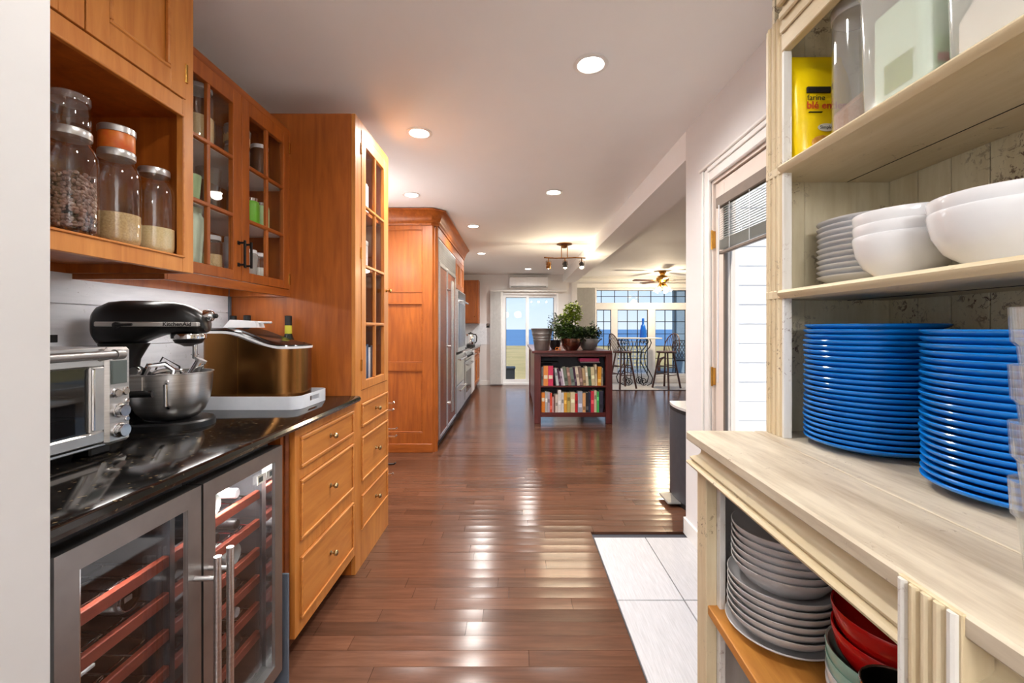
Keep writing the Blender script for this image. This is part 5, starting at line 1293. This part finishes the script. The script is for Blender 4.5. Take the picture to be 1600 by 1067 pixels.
lo = [('orange', (222, 128, 40), 60, 345, 0), ('silver grey', (178, 178, 176), 42, 360, 0), ('lilac', (182, 166, 178), 36, 350, 0), ('vermilion', (222, 76, 52), 34, 335, 0), ('pink', (212, 160, 160), 22, 260, 0), ('brown', (120, 84, 76), 24, 300, 0),
      ('dotted cream', (214, 200, 190), 42, 310, 0), ('tall white', (224, 222, 218), 54, 390, 0), ('white', (218, 218, 222), 42, 345, 0), ('mustard', (220, 160, 52), 50, 345, 0), ('olive tan', (190, 172, 96), 56, 340, 0), ('wide cream', (222, 204, 164), 76, 350, 0),
      ('scarlet', (200, 30, 40), 42, 330, 0), ('blue grey', (168, 172, 188), 80, 365, 0), ('peach', (228, 172, 114), 50, 335, 0), ('black', (36, 36, 42), 50, 340, 0), ('navy', (44, 50, 78), 30, 350, 0), ('red and white', (206, 50, 66), 54, 370, 0), ('tall ivory', (214, 202, 172), 40, 385, 0),
      ('bright green', (70, 184, 92), 38, 360, 0), ('inky', (48, 46, 66), 66, 370, 0)]
def shelf_books(lst, z, nm):
    u = .000791; tot = sum(b[2] / math.cos(R(b[4])) for b in lst); x = .336; tr = .026 if nm == 'upper' else 0
    k_ = min(1, (.846 - tr) / (tot * u)); gap = (.846 - tr - tot * u * k_) / (len(lst) + 1); was = 0
    for i, (cn, rgb, w_, h, lean) in enumerate(lst):
        wd = w_ * u * k_ * .97; hh = h * u * .96; x += gap; d_ = .15; th = R(-lean)
        if lean > 0 and was == 0: x += hh * math.sin(R(lean))
        was = lean
        q = T('book', '%s book, %s from the bucket end of the island %s shelf' % (cn, ORD[i], nm), 'book', (x, 5.90, z), group='cookbooks on the island shelves')
        M = Matrix.Translation((x, 5.812, z)) @ Matrix.Rotation(th, 4, 'Y')
        if lean < 0: M = Matrix.Translation((x + wd, 5.812, z)) @ Matrix.Rotation(th, 4, 'Y') @ Matrix.Translation((-wd, 0, 0))
        cs = S(*rgb)
        c = MB(); c.box(0, .002, .0025, d_, 0, hh, M=M); c.box(wd - .002, wd, .0025, d_, 0, hh, M=M); c.box(0, wd, 0, .0025, 0, hh, M=M)
        cv = c.build('cover', 'book_cover', q, tone=cs)
        MB().box(.0022, wd - .0022, .004, d_ - .004, .002, hh - .003, M=M).build('pages', 'pages', q)
        if wd > .022:
            lt = (min(1, cs[0] * 1.7 + .1), min(1, cs[1] * 1.7 + .1), min(1, cs[2] * 1.7 + .1), 1) if i % 2 else (cs[0] * .4, cs[1] * .4, cs[2] * .4, 1)
            fz = .35 if cn in ('orange', 'raspberry') and nm == 'upper' else random.uniform(.1, .6)
            MB().box(wd * .12, wd * .88, -.0006, 0, hh * fz, hh * (fz + .18), M=M).build('spine_label', 'book_cover', cv, tone=lt if cn not in ('orange', 'raspberry') else S(225, 215, 190))
        x += wd / math.cos(th)
shelf_books(up, .4985, 'upper'); shelf_books(lo, .1455, 'lower')
q = T('stacked_book', 'crimson album lying flat on top of the upper shelf books', 'book', (.98, 5.93, .80))
MB().box(.86, 1.12, 5.83, 6.02, .798, .815, .002).build('cover', 'book_cover', q, tone=S(120, 110, 114)); MB().box(.85, 1.11, 5.83, 6.02, .8155, .862, .004).build('cover', 'book_cover', q, tone=S(160, 44, 84))
# bucket
q = T('metal_bucket', 'ribbed galvanized bucket at the corner of the island top', 'bucket', (.355, 5.95, .9625))
MB().lathe([(.097, 0), (.10, .004), (.118, .13), (.121, .136), (.121, .142), (.119, .147), (.123, .165), (.126, .171), (.124, .177), (.134, .215), (.137, .220), (.135, .226), (.146, .285), (.150, .289), (.150, .295), (.146, .296), (.141, .288), (.096, .006), (0, .005)], (.355, 5.95, .9625), 40).build('bucket_body', 'galvanized', q)
MB().tube([(.355 - .147 * math.cos(math.pi * k / 12), 5.95 + .16 * math.sin(math.pi * k / 12) * .9, .9625 + .283 + .012 * math.sin(math.pi * k / 12)) for k in range(13)], .003, 6).build('bail_handle', 'iron', q)
# potted plants
def leafcloud(mb, c, rx, ry, rz, n, size, seed):
    rnd = random.Random(seed)
    for i in range(n):
        while True:
            p = Vector((rnd.uniform(-1, 1), rnd.uniform(-1, 1), rnd.uniform(-1, 1)))
            if .15 < p.length < 1: break
        s_ = size * rnd.uniform(.6, 1.3)
        M = Matrix.Translation((c[0] + p.x * rx, c[1] + p.y * ry, c[2] + p.z * rz)) @ Matrix.Rotation(rnd.uniform(0, 6.28), 4, 'Z') @ Matrix.Rotation(rnd.uniform(-.9, .9), 4, 'X') @ Matrix.Rotation(rnd.uniform(-.5, .5), 4, 'Y')
        mb.add([(0, 0, 0), (s_ * .3, s_ * .45, s_ * .08), (0, s_, 0), (-s_ * .3, s_ * .45, s_ * .08)], [(0, 1, 2, 3)], M)
def potted(loc, r, h, label, potmat, clouds, stems):
    q = T('potted_plant', label, 'plant', loc)
    MB().lathe([(r * .5, 0), (r * .62, .004), (r * .88, h * .4), (r, h * .8), (r, h), (r * .96, h), (r * .9, h * .72), (0, h * .7)], loc, 32).build('pot', potmat, q)
    MB().lathe([(0, h * .72), (r * .88, h * .74), (0, h * .8)], loc, 20).build('soil', 'soil', q)
    for i, (c, rr3, n, s_, mt) in enumerate(clouds):
        m = MB(); leafcloud(m, (loc[0] + c[0], loc[1] + c[1], loc[2] + c[2]), rr3[0], rr3[1], rr3[2], n, s_, i * 13 + int(r * 1000))
        m.build('foliage', mt, q, 0, kind='stuff', recalc=False)
    for (a, b_) in stems: MB().tube([(loc[0] + a[0], loc[1] + a[1], loc[2] + a[2]), (loc[0] + (a[0] + b_[0]) / 2 + .01, loc[1] + a[1], loc[2] + (a[2] + b_[2]) / 2), (loc[0] + b_[0], loc[1] + b_[1], loc[2] + b_[2])], .004, 6).build('stem', 'leaf', q)
IZ = .9625
potted((.745, 5.93, IZ), .138, .16, 'tall leafy green plant in a copper-toned bowl on the island', 'copper_steel',
       [((-.02, .0, .24), (.20, .12, .12), 800, .05, 'leaf'), ((-.10, 0, .34), (.15, .12, .14), 420, .048, 'leaf'), ((.02, 0, .52), (.13, .10, .13), 520, .046, 'leaf_light'), ((.02, -.02, .22), (.22, .13, .10), 420, .048, 'leaf_dark'), ((-.02, 0, .42), (.16, .1, .08), 300, .044, 'leaf_light')],
       [((0, 0, .11), (.02, 0, .5)), ((-.03, 0, .11), (-.12, 0, .36)), ((.03, 0, .11), (.06, 0, .45))])
potted((1.005, 6.06, IZ), .135, .155, 'bushy dark green plant in a dark steel bowl on the island', 'galvanized',
       [((0, 0, .22), (.18, .13, .09), 600, .048, 'leaf_dark'), ((-.02, -.02, .25), (.15, .1, .07), 260, .044, 'leaf'), ((.06, 0, .31), (.05, .04, .08), 60, .04, 'leaf_dark')], [((0, 0, .1), (.03, 0, .3))])
potted((.555, 6.22, IZ), .085, .13, 'grey-leaved trailing plant behind the bucket on the island', 'black_plastic',
       [((0, 0, .24), (.13, .11, .14), 260, .034, 'leaf'), ((-.02, 0, .40), (.09, .08, .12), 140, .03, 'leaf_dark')], [((0, 0, .08), (.0, 0, .42))])
q = T('scissors', 'orange-handled scissors lying on the island beside the bucket', 'scissors', (.56, 5.86, IZ))
for dx in (0, .035):
    MB().tube([(.55 + dx + .018 * math.cos(a * .5236), 5.86, IZ + .024 + .020 * math.sin(a * .5236)) for a in range(12)], .0045, 6, closed=True).build('grip', 'orange_plastic', q)
MB().box(.53, .62, 5.875, 5.880, IZ + .0, IZ + .004).build('blade', 'steel', q)
q = T('can_opener', 'small chrome opener leaning by the copper bowl', 'opener', (.64, 5.80, IZ))
MB().tube([(.60, 5.79, IZ + .045), (.615, 5.79, IZ + .052), (.65, 5.785, IZ + .004)], .004, 6).tube([(.60, 5.80, IZ + .045), (.605, 5.795, IZ + .02), (.655, 5.775, IZ + .004)], .004, 6).build('handles', 'chrome', q)
q = T('watering_can', 'dark watering can on the far side of the island top', 'watering can', (1.12, 6.55, IZ))
wx, wy = 1.12, 6.45
MB().lathe([(.06, 0), (.062, .004), (.055, .13), (.05, .135), (0, .135)], (wx, wy, IZ), 24).build('can_body', 'backboard', q)
MB().tube([(wx + .04, wy, IZ + .04), (wx + .12, wy, IZ + .13), (wx + .14, wy, IZ + .14)], [.014, .009, .014], 8).build('spout', 'backboard', q)
MB().tube([(wx - .045, wy, IZ + .12), (wx - .09, wy, IZ + .10), (wx - .09, wy, IZ + .05), (wx - .055, wy, IZ + .03)], .007, 8).build('handle', 'backboard', q)

# ================================================================== dining corner
rug = T('rug', 'pale woven rug under the high table by the window', 'rug', (3.1, 9.6, 0)); bx(1.75, 4.6, 8.96, 10.0, .003, .012, .003).build('rug_pile', 'rug', rug)
bx(1.75, 4.6, 8.945, 8.96, .003, .010).build('rug_border', 'backboard', rug)
RZ = .0125
t = T('high_table', 'tall table with wrought-iron scroll legs on the rug', 'table', (2.62, 9.70, RZ))
bx(2.12, 3.16, 9.45, 9.95, 1.035, 1.06, .006).build('table_top', 'trim_white', t)
def scroll(cx, cz, r0, turns, dr, y, a0, sgn):
    n = int(18 * turns); return [(cx + sgn * (r0 + dr * k / n) * math.cos(a0 + 2 * math.pi * turns * k / n), y, cz + (r0 + dr * k / n) * math.sin(a0 + 2 * math.pi * turns * k / n)) for k in range(n + 1)]
for sg in (-1, 1):
    for yy in (9.55, 9.85):
        cx = 2.62
        pts = [(cx + sg * .30, yy, 1.03), (cx + sg * .33, yy, .95), (cx + sg * .29, yy, .85), (cx + sg * .21, yy, .76), (cx + sg * .18, yy, .66), (cx + sg * .20, yy, .48), (cx + sg * .30, yy, .30), (cx + sg * .36, yy, .18), (cx + sg * .33, yy, .06), (cx + sg * .24, yy, RZ + .01)]
        l = MB().tube(pts, .011, 8).build('scroll_leg', 'iron', t)
        MB().tube(scroll(cx + sg * .22, .97, .012, 1.6, .055, yy, 0, sg), .007, 6).build('scroll', 'iron', l)
        MB().tube(scroll(cx + sg * .16, .11, .015, 1.8, .075, yy, .5, sg), .009, 6).build('scroll', 'iron', l)
        MB().tube([(cx + sg * .10, yy, 1.02), (cx + sg * .07, yy, .90), (cx + sg * .13, yy, .74), (cx + sg * .09, yy, .5), (cx + sg * .12, yy, .2), (cx + sg * .16, yy, .03)], .008, 6).build('scroll_bar', 'iron', l)
MB().tube([(2.42, 9.55, .74), (2.82, 9.55, .74), (2.82, 9.85, .74), (2.42, 9.85, .74)], .008, 6, closed=True).build('stretcher', 'iron', t)
q = T('glass_bottle', 'tall blue glass bottle standing on the high table', 'bottle', (2.80, 9.65, 1.0605))
MB().lathe([(.068, 0), (.072, .006), (.066, .14), (.048, .26), (.030, .285), (.024, .30), (.024, .36), (.028, .365), (.028, .385), (.022, .39), (.0, .39)], (2.80, 9.65, 1.0605), 28).build('bottle_body', 'blue_bottle', q)
MB().lathe([(.026, .385), (.026, .42), (.02, .425), (0, .425)], (2.80, 9.65, 1.0605), 20).build('stopper', 'blue_bottle', q)
def stool(loc, rz, label, rise):
    t = T('bar_stool', label, 'bar stool', loc, rz, group='windsor bar stools at the high table'); M = local(t)
    MB().lathe([(.19, .735), (.205, .745), (.205, .765), (.195, .772), (0, .762)], (0, 0, 0), 28, M=M).build('seat', 'stool_wood', t)
    for sx_ in (-1, 1):
        for sy_ in (-1, 1): MB().tube([(sx_ * .10, sy_ * .10, .74), (sx_ * .20, sy_ * .20, 0.0)], [.017, .021], 10, M=M).build('leg', 'stool_wood', t)
    for z, k in ((.28, .162), (.44, .140)):
        for a in range(2):
            sg = 1 if a else -1
            MB().tube([(-k, sg * k, z), (k, sg * k, z)], .010, 8, M=M).build('rung', 'stool_wood', t); MB().tube([(sg * k, -k, z + .03), (sg * k, k, z + .03)], .010, 8, M=M).build('rung', 'stool_wood', t)
    hoop = []; n = 20
    for k in range(n + 1):
        a = math.pi * k / n; y_ = -.185 * math.cos(a); z_ = .76 + .36 * math.sin(a) ** .75 * rise; hoop.append((-.16 - .12 * math.sin(a), y_, z_))
    MB().tube(hoop, .011, 8, M=M).build('back_hoop', 'stool_wood', t)
    for k in range(7):
        u = -.13 + .26 * k / 6; a = math.acos(-u / .185); zt = .76 + .36 * math.sin(a) ** .75 * rise
        MB().tube([(-.15, u * .85, .765), (-.16 - .12 * math.sin(a), u, zt)], .006, 6, M=M).build('spindle', 'stool_wood', t)
    return t
stool((2.24, 9.2, RZ + .002), R(20), 'windsor bar stool at the table end beside the island', 1.05)
stool((3.16, 9.2, RZ + .002), R(215), 'windsor bar stool at the table end away from the island', 1.05)
# vertical blinds
def vblind(label, x0, x1, y, z0, z1, n, rail):
    t = T('vertical_blind', label, 'blind', ((x0 + x1) / 2, y, z0))
    for k in range(n):
        xx = x0 + (x1 - x0) * (k + .5) / n
        MB().box(-.040, .040, -.0012, .0012, z0, z1, M=Matrix.Translation((xx, y, 0)) @ Matrix.Rotation(R(58), 4, 'Z')).build('vane', 'vane', t)
    bx(rail[0], rail[1], y - .03, y + .03, z1, z1 + rail[2], .004).build('head_rail', 'trim_white', t)
    return t
vblind('white vertical blind gathered beside the sliding door', -.55, -.30, YF - .06, .03, 2.075, 12, (-.56, 1.12, .035))
vblind('white vertical blind gathered beside the window wall', 1.42, 1.86, YW - .07, .05, 2.20, 16, (1.40, 4.75, .10))
# split air conditioner
t = T('air_conditioner', 'white split air conditioner above the sliding door', 'air conditioner', (.27, YF - .1, 2.16))
MB().prism([(YF - .001, 2.165), (YF - .15, 2.165), (YF - .19, 2.20), (YF - .195, 2.37), (YF - .17, 2.395), (YF - .001, 2.395)], 'x', -.14, .70).build('casing', 'white_plastic', t)
bx(-.10, .66, YF - .192, YF - .186, 2.172, 2.184).build('outlet_vane', 'lcd', t); bx(-.13, .69, YF - .17, YF - .03, 2.3955, 2.405, .002).build('intake_grille', 'blind_grey', t)
q = T('light_switch', 'white switch plate on the far wall beside the vertical blind', 'switch', (-.62, YF, 1.3)); bx(-.655, -.585, YF - .008, YF - .0005, 1.28, 1.40, .002).build('plate', 'white_plastic', q); bx(-.63, -.61, YF - .013, YF - .008, 1.32, 1.36, .002).build('rocker', 'trim_white', q)

# ================================================================== lamps
def lamp(name, typ, loc, power, col, rad=.05, par=None, **k):
    l = bpy.data.lights.new(name, typ); l.energy = power; l.color = col
    if typ == 'AREA': l.shape = 'DISK'; l.size = rad * 2; l.spread = k.get('spread', R(160))
    else: l.shadow_soft_size = rad
    if typ == 'SPOT': l.spot_size = k.get('cone', R(150)); l.spot_blend = 1.0
    o = bpy.data.objects.new(name, l); COL.objects.link(o)
    if par: o.parent = par; loc = tuple(WM[par.name].inverted() @ Vector(loc))
    o.location = loc; return o
DL = [(.342, 2.00, 'between the garden door and the tall cabinet'), (-.595, 2.70, 'over the far corner of the tall cabinet'), (-.939, 3.947, 'before the refrigerator surround'), (.334, 3.873, 'over the middle of the passage'), (-.50, 5.148, 'in front of the refrigerator'), (.244, 8.8, 'near the sliding door'),
      (-.2, .9, 'added as unseen fill over the wine coolers and the dresser'), (.40, -1.2, 'added as unseen fill in the room behind the passage'), (-1.4, -1.2, 'added as unseen fill in the rear room by its side wall'), (-.55, 7.0, 'in front of the range')]  # the unseen ones over the coolers and in the rear room are added fill
for x, y, lab in DL:
    t = T('recessed_light', 'round white recessed ceiling light ' + lab, 'ceiling light', (x, y, CEIL), group='recessed ceiling lights')
    MB().lathe([(.078, -.001), (.080, -.005), (.062, -.008), (.056, -.003), (.056, -.001)], (x, y, CEIL), 32).build('trim_ring', 'trim_white', t)
    MB().lathe([(.0, -.0045), (.056, -.0045), (.056, -.0025), (0, -.0025)], (x, y, CEIL), 28).build('lens', 'lamp_lens', t)
    dim = .5 if 0 < y < 1 else (.8 if y < 2.1 else (1.5 if y > 6 else 1.0))
    lamp('recessed_lamp', 'SPOT', (x, y, CEIL - .02), DOWNLIGHT_W * 2 * dim, (1, .965, .92), .05, t, cone=R(165))
def globe(x, y, z, lab, r=.16):  # pendants added out of view behind the camera as fill light
    t = T('added_globe_pendant', lab, 'pendant lamp', (x, y, CEIL))
    MB().lathe([(.06, -.02), (.06, 0), (0, 0)], (x, y, CEIL - .001), 20).build('canopy', 'trim_white', t); MB().tube([(x, y, CEIL - .02), (x, y, z + r)], .004, 6).build('cord', 'black_plastic', t)
    MB().ball((x, y, z), r, seg=24, rings=16).build('globe', 'added_pendant_glow', t)
globe(.1, -1.6, 1.95, 'added opal globe pendant, unseen fill light in the room behind the passage'); globe(-.5, -2.4, 1.95, 'second added opal globe pendant, unseen fill light by the rear window')
t = T('added_wall_sconce', 'added opal globe wall lamp, hidden fill light in the gap before the refrigerator surround', 'wall lamp', (WL, 3.6, 1.95))  # lamp added out of sight to brighten the middle of the ceiling
MB().lathe([(.05, 0), (.05, .012), (.012, .02), (.012, .05)], seg=20, M=frame_m((WL + .0005, 3.6, 1.90), (0, 1, 0), (0, 0, 1))).build('back_plate', 'brass', t)
MB().ball((WL + .14, 3.6, 1.95), .10, seg=24, rings=16).build('globe', 'added_sconce_glow', t)
# light strips added inside the wine coolers to brighten their interiors
for c_, yy in ((c1, .925), (c2, 1.296)):
    st = bx(-.905, -.875, yy - .12, yy + .12, .8255, .834, .002).build('added_led_strip', 'lamp_lens', c_)
    l = lamp('added_led_lamp', 'AREA', (-.89, yy, .82), 3.0, (1, .95, .9), .06, c_)
# track light over the island
t = T('track_light', 'bronze three-lamp bar light hanging over the island', 'ceiling light', (.69, 6.23, CEIL))
MB().lathe([(.11, -.001), (.11, -.012), (.05, -.03), (.03, -.06), (0, -.065)], (.69, 6.23, CEIL), 24).build('canopy', 'bronze_gold', t)
for dx in (-.042, .042): MB().tube([(.69 + dx, 6.23, CEIL - .02), (.69 + dx, 6.23, 2.262)], .006, 8).build('rod', 'bronze_gold', t)
MB().tube([(.40, 6.23, 2.266), (.54, 6.23, 2.256), (.69, 6.23, 2.258), (.84, 6.23, 2.264), (.99, 6.23, 2.258)], .009, 8).build('bar', 'bronze_gold', t)
for k, xx in enumerate((.465, .70, .935)):
    h = MB(); h.tube([(xx, 6.23, 2.26), (xx, 6.23, 2.21)], .008, 8)
    h.tube([(xx - .035, 6.23, 2.16), (xx - .035, 6.23, 2.215), (xx + .035, 6.23, 2.215), (xx + .035, 6.23, 2.16)], .0045, 6)
    hd = h.build('yoke', 'bronze_gold', t)
    M = Matrix.Translation((xx, 6.23, 2.16)) @ Matrix.Rotation(R((18, -8, -30)[k]), 4, 'X')
    MB().lathe([(.022, .045), (.030, .03), (.032, -.02), (.036, -.045), (.033, -.045), (.028, -.02), (0, .0)], seg=18, M=M).build('lamp_head', 'iron' if k else 'bronze_gold', hd)
    MB().ball((0, 0, -.03), .024, seg=12, rings=8, M=M).build('bulb', 'bulb_halogen', hd)
    lamp('track_lamp', 'POINT', (xx, 6.23, 2.075), 7, (1, .82, .58), .03, hd)
# ceiling fan
FX, FY_ = 3.06, 9.15
t = T('ceiling_fan', 'brass ceiling fan with tulip glass lights and pale blades', 'ceiling fan', (FX, FY_, CEIL))
MB().lathe([(.075, -.001), (.08, -.02), (.05, -.06), (.05, -.09), (.10, -.11), (.13, -.15), (.13, -.19), (.09, -.23), (.06, -.25), (.075, -.28), (.06, -.32), (.02, -.34), (0, -.34)], (FX, FY_, CEIL), 28).build('motor_housing', 'brass', t)
for k in range(5):
    a = R(188 + 72 * k); M = Matrix.Translation((FX, FY_, CEIL - .20)) @ Matrix.Rotation(a, 4, 'Z') @ Matrix.Rotation(R(10), 4, 'X')
    b_ = MB().prism([(.22, -.05), (.60, -.07), (.64, -.05), (.64, .05), (.60, .07), (.22, .05)], 'z', -.004, .004, M=M).build('blade', 'door_paint' if k % 2 else 'stool_wood', t)
    MB().box(.10, .26, -.015, .015, -.010, -.004, .002, M=M).build('blade_arm', 'brass', b_)
for k in range(4):
    a = R(45 + 90 * k); c = (FX + .11 * math.cos(a), FY_ + .11 * math.sin(a), CEIL - .33)
    ar = MB().tube([(FX, FY_, CEIL - .28), (FX + .07 * math.cos(a), FY_ + .07 * math.sin(a), CEIL - .28), c], .008, 8).build('light_arm', 'brass', t)
    M = Matrix.Translation(c) @ Matrix.Rotation(a, 4, 'Z') @ Matrix.Rotation(R(-25), 4, 'Y')
    MB().shell([(.018, .0), (.035, -.02), (.045, -.06), (.05, -.09), (.062, -.115)], seg=20, M=M).build('tulip_shade', 'clear_plastic', ar)
    MB().ball((0, 0, -.05), .026, .026, .035, 12, 8, M=M).build('bulb', 'bulb_warm', ar)
lamp('fan_lamp', 'POINT', (FX, FY_, CEIL - .52), 35, (1, .8, .55), .08, t)

# ================================================================== outdoors beyond the glass
q = T('storage_bin', 'dark grey storage box on the lawn outside the sliding door', 'box', (-.2, 12.2, -.5))
bx(-.36, -.03, 12.0, 12.5, -.5, .14, .02).build('box_body', 'bin_dark', q); bx(-.38, -.01, 11.98, 12.52, .14, .19, .02).build('lid', 'bin_dark', q)
def patio_chair(x, y, rz, label):
    t = T('patio_chair', label, 'chair', (x, y, -.06), rz, group='black lattice patio chairs on the deck'); M = local(t)
    g = MB()
    for k in range(7):
        u = -.24 + .08 * k
        g.tube([(u, .22, .48), (min(.24, u + .24), .26, .48 + (min(.24, u + .24) - u) * 2)], .009, 5, M=M); g.tube([(u, .22, .48), (max(-.24, u - .24), .26, .48 + (u - max(-.24, u - .24)) * 2)], .009, 5, M=M)
        if k < 3: g.tube([(-.24, .24, .6 + .16 * k), (-.24 + (.96 - .6 - .16 * k) / 2, .26, .96)], .009, 5, M=M); g.tube([(.24, .24, .6 + .16 * k), (.24 - (.96 - .6 - .16 * k) / 2, .26, .96)], .009, 5, M=M)
    g.build('lattice_back', 'black_metal', t)
    MB().tube([(-.25, .22, .45), (-.26, .25, .85), (-.18, .26, .98), (.18, .26, .98), (.26, .25, .85), (.25, .22, .45)], .014, 8, M=M).build('back_frame', 'black_metal', t)
    MB().box(-.26, .26, -.24, .24, .42, .45, .01, M=M).build('seat', 'black_metal', t)
    for sx_ in (-1, 1):
        for sy_ in (-1, 1): MB().tube([(sx_ * .23, sy_ * .21, .43), (sx_ * .25, sy_ * .24, 0)], .014, 8, M=M).build('leg', 'black_metal', t)
        MB().tube([(sx_ * .26, -.2, .45), (sx_ * .27, -.22, .66), (sx_ * .27, .24, .68)], .013, 8, M=M).build('arm', 'black_metal', t)
    return t
patio_chair(3.05, 12.9, R(8), 'black lattice patio chair on the deck behind the blue bottle')
patio_chair(4.70, 12.3, R(-12), 'black lattice patio chair on the deck by the grey house wing')
t = T('trellis', 'white lattice trellis panel standing on the deck outside', 'trellis', (3.2, 12.2, -.06))
g = MB()
for a, b_ in ((2.68, 2.74), (3.66, 3.72)): g.box(a, b_, 12.18, 12.22, -.06, .92)
g.box(2.74, 3.66, 12.18, 12.22, -.0, .05); g.box(2.74, 3.66, 12.18, 12.22, .87, .92); g.build('trellis_frame', 'siding_white', t)
for k in range(10): xx = 2.78 + k * .094; bx(xx, xx + .025, 12.185, 12.195, .05, .87).build('upright_slat', 'siding_white', t)
for k in range(8): zz = .10 + k * .096; bx(2.74, 3.66, 12.196, 12.206, zz, zz + .025).build('cross_slat', 'siding_white', t)
t = T('house_wing', 'grey-blue house wing beyond the window wall', 'building', (6, 14, -.5))
bx(4.85, 5.25, 13.2, 13.6, -.06, 2.6).build('corner_post', 'siding_grey', t)
bx(5.25, 9.0, 13.4, 13.55, -.06, .95).build('low_wall', 'siding_grey', t)
MB().prism([(4.3, 2.6), (9.5, 2.6), (9.5, 3.3), (6.5, 3.3)], 'y', 12.9, 15.5).build('roof', 'siding_grey', t)
t = T('planter', 'dark planter with a bent branch on the deck', 'planter', (4.0, 12.4, -.06))
MB().lathe([(.16, 0), (.24, .12), (.25, .14), (.22, .14), (0, .1)], (4.05, 12.4, -.06), 20).build('bowl', 'slate_blue', t)
MB().tube([(4.05, 12.4, .05), (4.04, 12.4, .28), (4.10, 12.4, .40), (4.2, 12.4, .46)], [.05, .045, .04, .02], 8).build('branch', 'cherry_dark', t)
